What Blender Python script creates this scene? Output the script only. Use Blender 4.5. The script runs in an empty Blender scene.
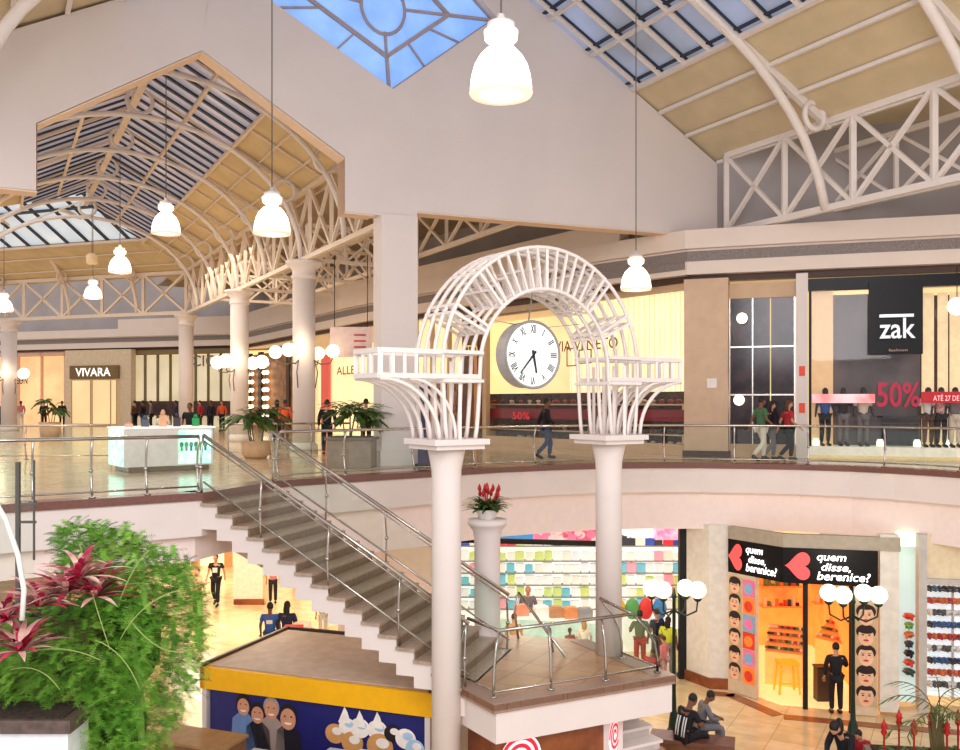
import bpy, math, random
from mathutils import Vector as V, Matrix
random.seed(7)
PI = math.pi
col = bpy.context.scene.collection
EYE = 7.6; F = 900.0; HY = 403.0
US = (-0.477, 0.879); VS = (0.879, 0.477)

def G(s, u, h):                       # building grid: s along the big wall, u into the gallery, h above eye
    return V((-2.15 + VS[0]*s + US[0]*u, 23 + VS[1]*s + US[1]*u, EYE + h))
def at(px, py, Y):
    return V(((px-480)/F*Y, Y, EYE - (py-HY)/F*Y))
def onz(px, py, z):
    Y = (EYE-z)*F/(py-HY); return V(((px-480)/F*Y, Y, z))

# ------------------------------------------------------------------ materials
def lin(c):
    return tuple(((x/255)/12.92 if x/255 <= .04045 else ((x/255+.055)/1.055)**2.4) for x in c)
MATS = {}
def mat(name, rgb, rough=.6, metal=0, em=0, var=.06, scale=6, spec=.4, rgb2=None, emrgb=None):
    if name in MATS: return MATS[name]
    m = bpy.data.materials.new(name); m.use_nodes = True
    nt = m.node_tree; b = nt.nodes['Principled BSDF']
    c = lin(rgb); c2 = lin(rgb2) if rgb2 else tuple(max(0, x*(1-var*2)) for x in c)
    tc = nt.nodes.new('ShaderNodeTexCoord'); nz = nt.nodes.new('ShaderNodeTexNoise')
    nz.inputs['Scale'].default_value = scale; nz.inputs['Detail'].default_value = 4
    rp = nt.nodes.new('ShaderNodeValToRGB')
    rp.color_ramp.elements[0].position = .35; rp.color_ramp.elements[1].position = .65
    rp.color_ramp.elements[0].color = (*c2, 1); rp.color_ramp.elements[1].color = (*c, 1)
    nt.links.new(tc.outputs['Object'], nz.inputs['Vector']); nt.links.new(nz.outputs['Fac'], rp.inputs['Fac'])
    nt.links.new(rp.outputs['Color'], b.inputs['Base Color'])
    b.inputs['Roughness'].default_value = rough; b.inputs['Metallic'].default_value = metal
    b.inputs['Specular IOR Level'].default_value = spec
    if em:
        if emrgb: b.inputs['Emission Color'].default_value = (*lin(emrgb), 1)
        else: nt.links.new(rp.outputs['Color'], b.inputs['Emission Color'])
        b.inputs['Emission Strength'].default_value = em
    MATS[name] = m; return m

def tile_mat(name, rgb, rgb2, mortar, scale, rough, bumpy=0, rot=0):
    m = bpy.data.materials.new(name); m.use_nodes = True
    nt = m.node_tree; b = nt.nodes['Principled BSDF']; N = nt.nodes.new; L = nt.links.new
    g = N('ShaderNodeNewGeometry'); mp = N('ShaderNodeMapping'); mp.inputs['Rotation'].default_value = (0, 0, rot)
    br = N('ShaderNodeTexBrick'); br.offset = 0; br.inputs['Scale'].default_value = scale
    br.inputs['Brick Width'].default_value = 1; br.inputs['Row Height'].default_value = 1
    br.inputs['Mortar Size'].default_value = .012
    br.inputs['Color1'].default_value = (*lin(rgb), 1); br.inputs['Color2'].default_value = (*lin(rgb2), 1)
    br.inputs['Mortar'].default_value = (*lin(mortar), 1)
    nz = N('ShaderNodeTexNoise'); nz.inputs['Scale'].default_value = 2.2; nz.inputs['Detail'].default_value = 6
    mx = N('ShaderNodeMixRGB'); mx.blend_type = 'MULTIPLY'; mx.inputs['Fac'].default_value = .35
    rp = N('ShaderNodeValToRGB'); rp.color_ramp.elements[0].position = .4; rp.color_ramp.elements[1].position = .62
    rp.color_ramp.elements[0].color = (.55, .5, .42, 1); rp.color_ramp.elements[1].color = (1, 1, 1, 1)
    L(g.outputs['Position'], mp.inputs['Vector']); L(mp.outputs['Vector'], br.inputs['Vector'])
    L(mp.outputs['Vector'], nz.inputs['Vector']); L(nz.outputs['Fac'], rp.inputs['Fac'])
    L(br.outputs['Color'], mx.inputs['Color1']); L(rp.outputs['Color'], mx.inputs['Color2'])
    L(mx.outputs['Color'], b.inputs['Base Color']); b.inputs['Roughness'].default_value = rough
    return m

def glass_mat(name, rgb, t=.9, rough=.03):
    m = bpy.data.materials.new(name); m.use_nodes = True
    nt = m.node_tree; nt.nodes.clear(); N = nt.nodes.new; L = nt.links.new
    o = N('ShaderNodeOutputMaterial'); mx = N('ShaderNodeMixShader'); tr = N('ShaderNodeBsdfTransparent'); gl = N('ShaderNodeBsdfGlossy')
    fr = N('ShaderNodeLayerWeight'); fr.inputs['Blend'].default_value = .5
    pw = N('ShaderNodeMath'); pw.operation = 'POWER'; pw.inputs[1].default_value = 5; ml = N('ShaderNodeMath'); ml.operation = 'MULTIPLY'; ml.inputs[1].default_value = .35
    ma = N('ShaderNodeMath'); ma.operation = 'ADD'; ma.inputs[1].default_value = 1-t
    tr.inputs['Color'].default_value = (*lin(rgb), 1); gl.inputs['Roughness'].default_value = rough
    L(fr.outputs[1], pw.inputs[0]); L(pw.outputs[0], ml.inputs[0]); L(ml.outputs[0], ma.inputs[0]); L(ma.outputs[0], mx.inputs[0]); L(tr.outputs[0], mx.inputs[1]); L(gl.outputs[0], mx.inputs[2])
    L(mx.outputs[0], o.inputs[0]); return m

WHITE = mat('white_plaster', (226, 214, 209), .7, var=.02, scale=1.5)
WALLM = mat('wall_plaster', (221, 210, 206), .8, var=.025, scale=.6)
PAINT = mat('white_painted_steel', (232, 222, 216), .45, var=.02)
PAINTW = mat('cream_painted_steel', (226, 207, 188), .5, var=.03)
BEIGE = mat('beige_roof_panel', (212, 194, 160), .7, var=.06, scale=1.2)
BEIGEW = mat('ochre_roof_panel', (216, 190, 144), .7, var=.08, scale=1.2)
STEEL = mat('brushed_steel', (190, 184, 176), .25, 1, var=.05)
DARK = mat('dark_metal', (40, 36, 36), .4, .3)
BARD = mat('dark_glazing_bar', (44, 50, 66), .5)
BROWNS = mat('brown_granite', (124, 82, 72), .25, var=.12, scale=30)
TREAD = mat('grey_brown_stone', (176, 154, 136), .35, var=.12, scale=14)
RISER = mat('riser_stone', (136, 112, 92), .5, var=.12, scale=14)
FASCIA = mat('fascia_cream', (228, 212, 200), .6, var=.02, scale=1)
GREYV = mat('perforated_grey_vent', (150, 138, 134), .6, var=.25, scale=40)
SHOPB = mat('shop_beige_cladding', (205, 172, 138), .5, var=.05, scale=2)
TAUPE = mat('taupe_stone', (206, 174, 146), .5, var=.05, scale=3)
CROWN = mat('dark_brown_trim', (70, 42, 30), .5)
WOOD = mat('orange_brown_wood', (150, 84, 46), .4, rgb2=(120, 62, 34), scale=3)
BLACK = mat('black_gloss', (14, 11, 14), .35, spec=.2)
BLACKM = mat('black_matt', (22, 20, 22), .7)
WARMGLOW = mat('warm_lit_wall', (255, 232, 178), .7, em=.75, var=.06, scale=1)
WARMDIM = mat('warm_dim_wall', (232, 190, 132), .7, em=.35, var=.12, scale=1.5)
ORANGEGL = mat('orange_lit_wall', (255, 176, 84), .7, em=.5, var=.12, scale=1.5)
WHITEGL = mat('white_lit_panel', (255, 252, 244), .7, em=1.0, var=.01)
COOLGL = mat('cool_lit_wall', (236, 238, 236), .7, em=.55, var=.05, scale=2)
LAMPGL = mat('lamp_glow_glass', (255, 250, 236), .4, em=5, var=.01, emrgb=(255, 246, 228))
GLOBEGL = mat('globe_glow_glass', (255, 246, 220), .4, em=3.2, var=.01, emrgb=(255, 242, 208))
GLASS = glass_mat('railing_glass', (250, 254, 251), .975)
SHOPGLASS = glass_mat('shop_glass', (254, 253, 252), .985)
DARKGLASS = mat('dark_reflective_glass', (22, 16, 22), .12, var=.3, scale=1.6, rgb2=(66, 48, 58), spec=.35)
SKYN = mat('hazy_roof_glass', (184, 172, 180), .3, em=.4, rgb2=(146, 150, 168), scale=.35)
SKYW = mat('bright_roof_glass', (205, 216, 224), .3, em=.6, rgb2=(180, 196, 214), scale=.5)
SKYH = mat('grey_blue_roof_glass', (150, 164, 196), .3, em=.5, rgb2=(126, 130, 140), scale=.3)
SKYB = mat('blue_sky_glass', (150, 188, 236), .3, em=.7, rgb2=(124, 166, 226), scale=.8)
RED = mat('red_vinyl', (196, 30, 44), .5, em=.2)
DRED = mat('dark_red_vinyl', (120, 20, 34), .5, em=.08)
YELLOW = mat('yellow_band', (240, 176, 8), .5, em=.1, var=.03)
NAVY = mat('navy_poster', (34, 34, 104), .4, em=.05)
CORAL = mat('coral_red', (246, 84, 84), .5, em=.6, var=.01)
SOIL = mat('dark_soil', (62, 48, 38), .9, var=.3, scale=20)
LEAFD = mat('dark_green_leaf', (48, 74, 30), .5, var=.3, scale=8, rgb2=(88, 118, 52))
LEAFL = mat('bright_fern_green', (108, 160, 44), .6, em=.03, scale=2.2, rgb2=(76, 140, 38))
LEAFP = mat('pale_fern_green', (146, 190, 76), .6, em=.03, scale=2.2, rgb2=(120, 174, 60))
LEAFR = mat('crimson_leaf', (220, 52, 100), .5, scale=5, rgb2=(140, 24, 56))
LEAFC = mat('cream_striped_leaf', (236, 214, 190), .5, scale=5, rgb2=(196, 130, 130))
FLORED = mat('red_flower', (206, 40, 36), .5, scale=20, rgb2=(150, 20, 24))
POTW = mat('white_pot', (228, 222, 216), .5)
CLAYG = mat('grey_planter', (150, 132, 116), .6, var=.1)
GREENP = mat('dark_green_iron', (28, 48, 38), .4, .2)

# ------------------------------------------------------------------ mesh builder
OFF = {}
class MB:
    def __init__(s): s.v = []; s.f = []; s.mi = []; s.m = 0; s.smooth = set()
    def add(s, vs, fs, smooth=False):
        n = len(s.v); s.v += [tuple(p) for p in vs]
        for f in fs:
            if smooth: s.smooth.add(len(s.f))
            s.f.append([i+n for i in f]); s.mi.append(s.m)
        return s
    def frame(s, c, ex, ey, ez):
        vs = [c+ex*a+ey*b+ez*d for d in (-.5, .5) for b in (-.5, .5) for a in (-.5, .5)]
        return s.add(vs, [(0,2,3,1), (4,5,7,6), (0,1,5,4), (2,6,7,3), (0,4,6,2), (1,3,7,5)])
    def box(s, x0, x1, y0, y1, z0, z1):
        return s.frame(V(((x0+x1)/2, (y0+y1)/2, (z0+z1)/2)), V((x1-x0,0,0)), V((0,y1-y0,0)), V((0,0,z1-z0)))
    def rbox(s, c, w, d, h, rz=0):    # c: base centre
        ex = V((math.cos(rz), math.sin(rz), 0)); ey = V((-ex.y, ex.x, 0))
        return s.frame(V(c)+V((0,0,h/2)), ex*w, ey*d, V((0,0,h)))
    def bar(s, a, b, w, h=None, up=V((0,0,1))):
        a = V(a); b = V(b); h = h or w; d = b-a
        if d.length < 1e-6: return s
        e = d.normalized(); x = e.cross(up)
        if x.length < .01: x = e.cross(V((1,0,0)))
        x.normalize(); y = x.cross(e)
        return s.frame((a+b)/2, x*w, y*h, d)
    def tube(s, pts, r, n=8, closed=False, cap=True):
        pts = [V(p) for p in pts]; k = len(pts); rs = r if isinstance(r, (list, tuple)) else [r]*k
        vs = []; fs = []; px = None
        for i, p in enumerate(pts):
            if closed: t = pts[(i+1) % k]-pts[i-1]
            else: t = pts[min(i+1, k-1)]-pts[max(i-1, 0)]
            t = t.normalized() if t.length > 1e-9 else V((0,0,1))
            if px is None:
                px = t.cross(V((0,0,1)))
                if px.length < .05: px = t.cross(V((1,0,0)))
            else: px = px - t*px.dot(t)
            if px.length < 1e-6: px = t.orthogonal()
            px = px.normalized(); py = t.cross(px)
            for j in range(n):
                a = 2*PI*j/n; vs.append(p+(px*math.cos(a)+py*math.sin(a))*rs[i])
        for i in range(k if closed else k-1):
            for j in range(n):
                a = i*n+j; b = i*n+(j+1) % n; c = ((i+1) % k)*n; fs.append((a, b, c+(j+1) % n, c+j))
        if cap and not closed: fs.append(tuple(range(n))[::-1]); fs.append(tuple(range((k-1)*n, k*n)))
        return s.add(vs, fs, n > 4)
    def lathe(s, c, prof, n=24, smooth=True):
        c = V(c); vs = []; fs = []
        for r, z in prof:
            for j in range(n): vs.append(c+V((r*math.cos(2*PI*j/n), r*math.sin(2*PI*j/n), z)))
        for i in range(len(prof)-1):
            for j in range(n): fs.append((i*n+j, i*n+(j+1) % n, (i+1)*n+(j+1) % n, (i+1)*n+j))
        if prof[0][0] > 1e-4: fs.append(tuple(range(n))[::-1])
        if prof[-1][0] > 1e-4: fs.append(tuple(range((len(prof)-1)*n, len(prof)*n)))
        return s.add(vs, fs, smooth)
    def ball(s, c, rx, ry=None, rz=None, n=12, m=8, R=None):
        ry = ry or rx; rz = rz or rx; vs = []; fs = []; c = V(c)
        for i in range(m+1):
            t = PI*i/m
            for j in range(n):
                p = V((rx*math.sin(t)*math.cos(2*PI*j/n), ry*math.sin(t)*math.sin(2*PI*j/n), rz*math.cos(t)))
                vs.append(c+(R @ p if R else p))
        for i in range(m):
            for j in range(n): fs.append((i*n+j, (i+1)*n+j, (i+1)*n+(j+1) % n, i*n+(j+1) % n))
        return s.add(vs, fs, True)
    def prism(s, poly, z0, z1):
        n = len(poly); vs = [V((p[0], p[1], z0)) for p in poly]+[V((p[0], p[1], z1)) for p in poly]
        a = sum(poly[i][0]*poly[(i+1) % n][1]-poly[(i+1) % n][0]*poly[i][1] for i in range(n))
        fs = [tuple(range(n))[::-1], tuple(range(n, 2*n))]+[(i, (i+1) % n, n+(i+1) % n, n+i) for i in range(n)]
        if a < 0: fs = [f[::-1] for f in fs]
        return s.add(vs, fs)
    def slab(s, pts, th):              # planar 3D polygon thickened along vector th
        n = len(pts); th = V(th); vs = [V(p) for p in pts]+[V(p)+th for p in pts]
        return s.add(vs, [tuple(range(n))[::-1], tuple(range(n, 2*n))]+[(i, (i+1) % n, n+(i+1) % n, n+i) for i in range(n)])
    def strip(s, pts, z0, z1, th):     # vertical band along polyline, thickness to the left side
        for i in range(len(pts)-1):
            a = V((pts[i][0], pts[i][1], 0)); b = V((pts[i+1][0], pts[i+1][1], 0)); d = (b-a).normalized(); nn = V((-d.y, d.x, 0))*th
            s.prism([a, b, b+nn, a+nn], z0, z1)
        return s
    def build(s, name, m, parent=None):
        me = bpy.data.meshes.new(name)
        if parent is not None: off = OFF.get(parent.name, V((0,0,0)))
        else:
            xs = [p[0] for p in s.v]; ys = [p[1] for p in s.v]; zs = [p[2] for p in s.v]
            off = V(((min(xs)+max(xs))/2, (min(ys)+max(ys))/2, min(zs)))
        me.from_pydata([(p[0]-off.x, p[1]-off.y, p[2]-off.z) for p in s.v], [], s.f)
        ms = m if isinstance(m, (list, tuple)) else [m]
        for q in ms: me.materials.append(q)
        me.polygons.foreach_set('material_index', s.mi)
        me.polygons.foreach_set('use_smooth', [i in s.smooth for i in range(len(s.f))])
        me.update()
        o = bpy.data.objects.new(name, me); col.objects.link(o)
        if parent is not None: o.parent = parent
        else: o.location = off
        OFF[o.name] = off
        return o

def thing(name, label, cat, loc=(0,0,0), group=None):
    o = bpy.data.objects.new(name, None); o.empty_display_size = .2; col.objects.link(o); o.location = loc
    o['label'] = label; o['category'] = cat
    if group: o['group'] = group
    OFF[o.name] = V(loc); return o
def tag(o, label, cat, group=None, kind=None):
    o['label'] = label; o['category'] = cat
    if group: o['group'] = group
    if kind: o['kind'] = kind
    return o
def struct(name, mb, m, parent=None):
    o = mb.build(name, m, parent)
    if parent is None: o['kind'] = 'structure'
    return o
def copy_thing(o, loc=None, rz=None, label=None, group=None):
    def rec(a, par):
        c = a.copy(); col.objects.link(c)
        if par is not None: c.parent = par
        for ch in a.children: rec(ch, c)
        return c
    r = rec(o, None)
    if loc is not None: r.location = loc
    if rz is not None: r.rotation_euler = (0, 0, rz)
    if label: r['label'] = label
    if group: r['group'] = group
    OFF[r.name] = V(r.location); return r

def text(name, body, p0, ex, ey, w, h, m, parent, ext=.02, italic=0, bold=.012):
    cu = bpy.data.curves.new('t', 'FONT'); cu.body = body; cu.size = 1; cu.extrude = 0; cu.offset = bold; cu.shear = italic
    cu.resolution_u = 3; cu.space_line = .8
    ob = bpy.data.objects.new('t', cu); col.objects.link(ob)
    bpy.context.view_layer.update()
    me = bpy.data.meshes.new_from_object(ob.evaluated_get(bpy.context.evaluated_depsgraph_get()))
    bpy.data.objects.remove(ob); bpy.data.curves.remove(cu)
    xs = [v.co.x for v in me.vertices]; ys = [v.co.y for v in me.vertices]
    x0, x1, y0, y1 = min(xs), max(xs), min(ys), max(ys)
    ex = V(ex).normalized(); ey = V(ey).normalized(); nn = ex.cross(ey)
    mb = MB(); P = [V(p0)+ex*((v.co.x-x0)/(x1-x0)*w)+ey*((v.co.y-y0)/(y1-y0)*h)+nn*ext for v in me.vertices]
    mb.add(P, [tuple(f.vertices) for f in me.polygons]); bpy.data.meshes.remove(me)
    return mb.build(name, m, parent)

class PL:                              # flat drawing on a plane, into an MB with several materials
    def __init__(s, mb, o, ex, ey): s.mb = mb; s.o = V(o); s.ex = V(ex).normalized(); s.ey = V(ey).normalized(); s.n = s.ex.cross(s.ey)
    def poly(s, pts, mi, off=.01):
        s.mb.m = mi; s.mb.add([s.o+s.ex*x+s.ey*y+s.n*off for x, y in pts], [tuple(range(len(pts)))])
    def rect(s, x0, x1, y0, y1, mi, off=.01): s.poly([(x0,y0), (x1,y0), (x1,y1), (x0,y1)], mi, off)
    def disc(s, cx, cy, rx, ry, mi, off=.01, a0=0, a1=2*PI, n=20):
        s.poly([(cx+rx*math.cos(a0+(a1-a0)*i/n), cy+ry*math.sin(a0+(a1-a0)*i/n)) for i in range(n+(0 if a1-a0 > 6.2 else 1))], mi, off)
    def ring(s, cx, cy, r0, r1, mi, off=.01, a0=0, a1=2*PI, n=28):
        for i in range(n):
            a = a0+(a1-a0)*i/n; b = a0+(a1-a0)*(i+1)/n
            s.poly([(cx+r0*math.cos(a), cy+r0*math.sin(a)), (cx+r1*math.cos(a), cy+r1*math.sin(a)), (cx+r1*math.cos(b), cy+r1*math.sin(b)), (cx+r0*math.cos(b), cy+r0*math.sin(b))], mi, off)
Z = V((0,0,1))
def area(name, loc, size, power, rgb, tgt, sy=None):
    l = bpy.data.lights.new(name, 'AREA'); l.energy = power; l.color = rgb; l.size = size
    if sy: l.shape = 'RECTANGLE'; l.size_y = sy
    o = bpy.data.objects.new(name, l); col.objects.link(o); o.location = loc
    o.rotation_euler = (V(tgt)-V(loc)).to_track_quat('-Z', 'Y').to_euler(); return o
def point(name, loc, power, rgb=(1,.85,.65), r=.3):
    l = bpy.data.lights.new(name, 'POINT'); l.energy = power; l.color = rgb; l.shadow_soft_size = r
    o = bpy.data.objects.new(name, l); col.objects.link(o); o.location = loc; return o
# ================================================================== STRUCTURE
FLOOR0 = tile_mat('polished_marble_tiles', (238, 216, 172), (230, 204, 156), (206, 176, 128), 1.0, .16, rot=.5)
FLOOR1 = tile_mat('upper_marble_tiles', (226, 204, 172), (214, 188, 152), (150, 110, 84), .8, .14, rot=.5)
LAND = tile_mat('landing_stone_tiles', (196, 146, 112), (182, 130, 98), (120, 84, 62), 1.6, .35, rot=.5)
struct('floor', MB().prism([(-70,8), (40,8), (40,80), (-70,80)], -.3, 0), FLOOR0)
def edge(pts, z=6.0):
    r = [onz(x, y, z) for x, y in pts]; return [(p.x, p.y) for p in r]
RIM = [(19,16.4), (14.5,19.4)]+edge([(960,472), (930,470), (895,468), (850,466), (800,464.5), (750,463.6), (700,463), (650,463), (600,463.5), (550,465), (500,467), (460,469.3), (434,471), (390,473.5), (340,476.5), (300,479)])
SH0 = V((-4.98,16.1,0)); SD = V((.95,-.312,0)).normalized(); SW = V((.312,.95,0)).normalized(); SWID = 2.4
SH1 = SH0+SW*SWID
BR = [(SH0.x,SH0.y), (-7.2,14.5), (-8.6,13.4)]
RIMALL = RIM+[(SH1.x,SH1.y)]+BR
def inset(pts, d):
    out = []
    for i, p in enumerate(pts):
        a = V(pts[max(i-1,0)]); b = V(pts[min(i+1,len(pts)-1)]); t = (b-a).normalized(); out.append((p[0]+t.y*d, p[1]-t.x*d))
    return out
RIN = inset(RIMALL, .28)
far = [(-60,13), (-60,85), (40,85), (40,16)]
struct('floor_upper', MB().prism(RIMALL+far, 5.86, 5.995), FLOOR1)
nR = len(RIM)+1
struct('ceiling_lower', MB().prism(RIN[:nR]+[(-7,23), (-60,26), (-60,85), (40,85), (40,16)], 4.22, 5.3), WHITE)
struct('ceiling_bridge', MB().prism(RIN[nR-1:]+[(-60,13), (-60,26), (-7,23)], 4.75, 5.3), WHITE)
struct('trim_1', MB().strip(RIMALL, 5.22, 5.86, -.28), WHITE)
struct('trim_2', MB().strip(inset(RIMALL, -.04), 5.86, 6.0, -.45), BROWNS)
ROSY = mat('rosy_white_plaster', (242, 224, 218), .7, var=.02)
struct('trim_16', MB().strip(inset(RIMALL, .2)[nR-1:], 4.75, 5.22, -.1), ROSY)
struct('trim_3', MB().strip(inset(RIMALL, .2)[:nR], 4.22, 5.22, -.1), ROSY)

# -- gable wall along s with house shaped opening, diamond opening and low opening
def wallpoly(mb, pts, th=.45):
    mb.slab([G(s, 0, h) for s, h in pts], V((US[0]*th, US[1]*th, 0)))
RDG = (.8, 12.85)
top = lambda s: 12.85-.53*abs(s-.8)
OL, OR, OC = -8.25, -1.37, -4.83
DB, DR, DT, DL = (-.08,8.01), (2.97,10.47), (-.4,13.1), (-4.6,10.3)
w = MB()
wallpoly(w, [(-14,4.5), (OL,4.5), (OL,5.93), (-14,5.93)])
wallpoly(w, [(-14,5.93), (OL,5.93), (OL,top(OL)), (-10.6,top(-10.6)), (-14,6.6)])
wallpoly(w, [(OL,5.93), (OC,8.11), (OC,top(OC)), (OL,top(OL))])
wallpoly(w, [(OC,8.11), DL, (-4.6,top(-4.6)), (OC,top(OC))])
wallpoly(w, [DL, DT, (.8,12.85), (-4.6,top(-4.6))])
wallpoly(w, [DT, DR, (2.97,top(2.97)), (.8,12.85)])
wallpoly(w, [(OC,8.11), (OR,6.1), DB, DL])
wallpoly(w, [(OR,6.1), (OR,4.75), (-.6,4.75), DB])
wallpoly(w, [(-.6,4.75), (.6,4.75), (.6,4.95), DB])
wallpoly(w, [(.6,4.95), (10.9,5.2), (10.9,top(10.9)), (2.97,10.47), DB])
wallpoly(w, [(2.97,10.47), (10.9,top(10.9)), (2.97,top(2.97))])
struct('wall_gable', w, WALLM)
# reveal trims of the openings, warm gallery light put into their colour
REV = mat('warm_lit_reveal', (236, 206, 180), .7, var=.02)
def reveal(name, pts, wd=.16):
    m = MB()
    for a, b in zip(pts, pts[1:]):
        m.slab([G(a[0],-.012,a[1]), G(b[0],-.012,b[1]), G(b[0],.47,b[1]), G(a[0],.47,a[1])], (0,0,-.03))
    m2 = struct(name, m, REV)
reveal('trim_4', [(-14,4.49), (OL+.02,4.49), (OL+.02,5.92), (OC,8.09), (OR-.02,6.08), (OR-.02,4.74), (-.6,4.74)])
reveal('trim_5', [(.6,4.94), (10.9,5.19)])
c = G(0,.225,0); m = MB(); 
ex = V((VS[0],VS[1],0)); ey = V((US[0],US[1],0))
m.frame(V((c.x+.08,c.y,9.2)), ex*1.0, ey*.55, Z*6.4); m.frame(V((c.x+.08,c.y,6.2)), ex*1.1, ey*.65, Z*.4)
tag(m.build('square_pier', WALLM), 'tall white square pier holding up the big gable wall', 'column')

# -- diamond window
def diamond():
    t = struct('window_1', MB().slab([G(a,.3,b) for a, b in (DB, DR, DT, DL)], V((US[0],US[1],0))*.05), SKYB)
    f = MB(); lerp = lambda p, q, k: (p[0]+(q[0]-p[0])*k, p[1]+(q[1]-p[1])*k)
    cen = (-.25,10.15); C4 = [DB, DR, DT, DL]; I4 = [lerp(p, cen, .42) for p in C4]
    g = lambda p: G(p[0], .24, p[1])
    fwd = V((US[0],US[1],0))
    for i in range(4):
        f.bar(g(C4[i]), g(C4[(i+1)%4]), .07, .07, fwd); f.bar(g(I4[i]), g(I4[(i+1)%4]), .1, .07, fwd); f.bar(g(C4[i]), g(I4[i]), .08, .07, fwd)
        for k in (.33,.67): f.bar(g(lerp(C4[i],C4[(i+1)%4],k)), g(lerp(I4[i],I4[(i+1)%4],k)), .05, .05, fwd)
        d = V((I4[i][0]-cen[0], I4[i][1]-cen[1])).normalized()*.62
        f.bar(g(I4[i]), g((cen[0]+d.x, cen[1]+d.y)), .07, .05, fwd)
    f.tube([g((cen[0]+.6*math.cos(a*PI/16), cen[1]+.68*math.sin(a*PI/16))) for a in range(32)], .045, 6, True)
    o = f.build('window_frame', mat('mauve_glazing_frame', (176, 160, 164), .5), t)
diamond()

# -- hall roof (right and left slopes)
def slope_panel(mb, s0, s1, u0, u1, hf, th=.06):
    mb.slab([G(s0,u0,hf(s0)), G(s1,u0,hf(s1)), G(s1,u1,hf(s1)), G(s0,u1,hf(s0))], (0,0,th))
hr = lambda s: 13.22-.516*s
hl = lambda s: 13.22-.516*(1.6-s)
for nm, hf, e0, b, sgn in (('ceiling_hall_east', hr, 10.95, 7.53, 1), ('ceiling_hall_west', hl, -9.9, -6.6, -1)):
    m = MB(); slope_panel(m, b, e0, -18, .4, hf); struct(nm, m, BEIGE)
    m = MB(); slope_panel(m, .8, b, -18, .4, hf); g = struct(nm.replace('ceiling','window').replace('hall_east','2').replace('hall_west','3'), m, SKYH)
    f = MB(); dk = MB(); pl = MB()
    for k in range(0, 18):             # glazing bars down the slope
        u = -.35-k*1.0
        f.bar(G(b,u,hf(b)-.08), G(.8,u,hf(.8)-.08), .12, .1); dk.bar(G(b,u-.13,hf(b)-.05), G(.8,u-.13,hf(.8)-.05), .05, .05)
        if k > 16: break
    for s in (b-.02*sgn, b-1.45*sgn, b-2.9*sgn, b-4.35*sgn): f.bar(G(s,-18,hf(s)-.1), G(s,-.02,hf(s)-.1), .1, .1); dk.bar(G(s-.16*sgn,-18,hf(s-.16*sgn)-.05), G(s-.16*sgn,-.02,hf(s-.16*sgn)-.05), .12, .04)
    f.build('glazing_bars', PAINT, g); dk.build('dark_gasket', BARD, g)  # dark-coloured glazing strips beside the painted bars
    for s in (b+.05*sgn, b+1.05*sgn, b+2.1*sgn, e0-.05*sgn): pl.bar(G(s,-18,hf(s)-.07), G(s,-.02,hf(s)-.07), .1, .1)
    struct('trim_6' if sgn > 0 else 'trim_7', pl, PAINT)

# -- gallery roof beyond the wall
SC = -5.1
hn = lambda s: 9.75-.52*abs(s-SC)
m = MB(); slope_panel(m, -2.3, .35, .46, 33, hn); struct('ceiling_gallery_east', m, BEIGEW)
m = MB(); slope_panel(m, -2.3, SC, .46, 33, hn); g = struct('window_4', m, SKYN)
f = MB(); dk = MB()
for k in range(43):
    u = .75+k*.75
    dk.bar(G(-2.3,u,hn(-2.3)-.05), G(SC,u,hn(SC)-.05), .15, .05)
for s in (-2.3, -3.7): f.bar(G(s,.46,hn(s)-.1), G(s,33,hn(s)-.1), .1, .1)
f.bar(G(SC,.46,9.6), G(SC,26,9.6), .22, .18)
dk.build('dark_gasket', BARD, g); f.build('glazing_bars', PAINTW, g)
m = MB(); m.slab([G(SC,.46,hn(SC)), G(-8.0,.46,hn(-8.0)), G(-8.0,20.5,hn(-8.0)), G(SC,24,hn(SC))], (0,0,.06)); g = struct('window_5', m, SKYN)
dk = MB(); f = MB()
for k in range(31):
    u = .75+k*.75
    lim = min(1, max(.2, 1-(u-20.5)/3.5)) if u > 20.5 else 1
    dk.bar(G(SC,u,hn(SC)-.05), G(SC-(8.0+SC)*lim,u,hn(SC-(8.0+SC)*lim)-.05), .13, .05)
for s in (-8.0, -6.6): f.bar(G(s,.46,hn(s)-.1), G(s,21,hn(s)-.1), .1, .1)
for u in range(2, 22, 4): f.bar(G(SC,u,hn(SC)-.1), G(-8,u,hn(-8)-.1), .1, .08)
dk.build('dark_gasket', BARD, g); f.build('glazing_bars', PAINTW, g)
m = MB(); m.slab([G(-8.0,.46,hn(-8.0)), G(-10.4,.46,hn(-10.4)), G(-10.4,17.5,hn(-10.4)), G(-8,20.5,hn(-8))], (0,0,.06)); struct('ceiling_gallery_west', m, BEIGEW)
pl = MB()
for s in (-1.45, -.6, .3): pl.bar(G(s,.46,hn(s)-.05), G(s,30,hn(s)-.05), .06, .06)
for k in range(14): pl.bar(G(-2.3,1.5+k*2.15,hn(-2.3)-.05), G(.3,1.5+k*2.15,hn(.3)-.05), .06, .06)
struct('trim_8', pl, PAINTW)
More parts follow.
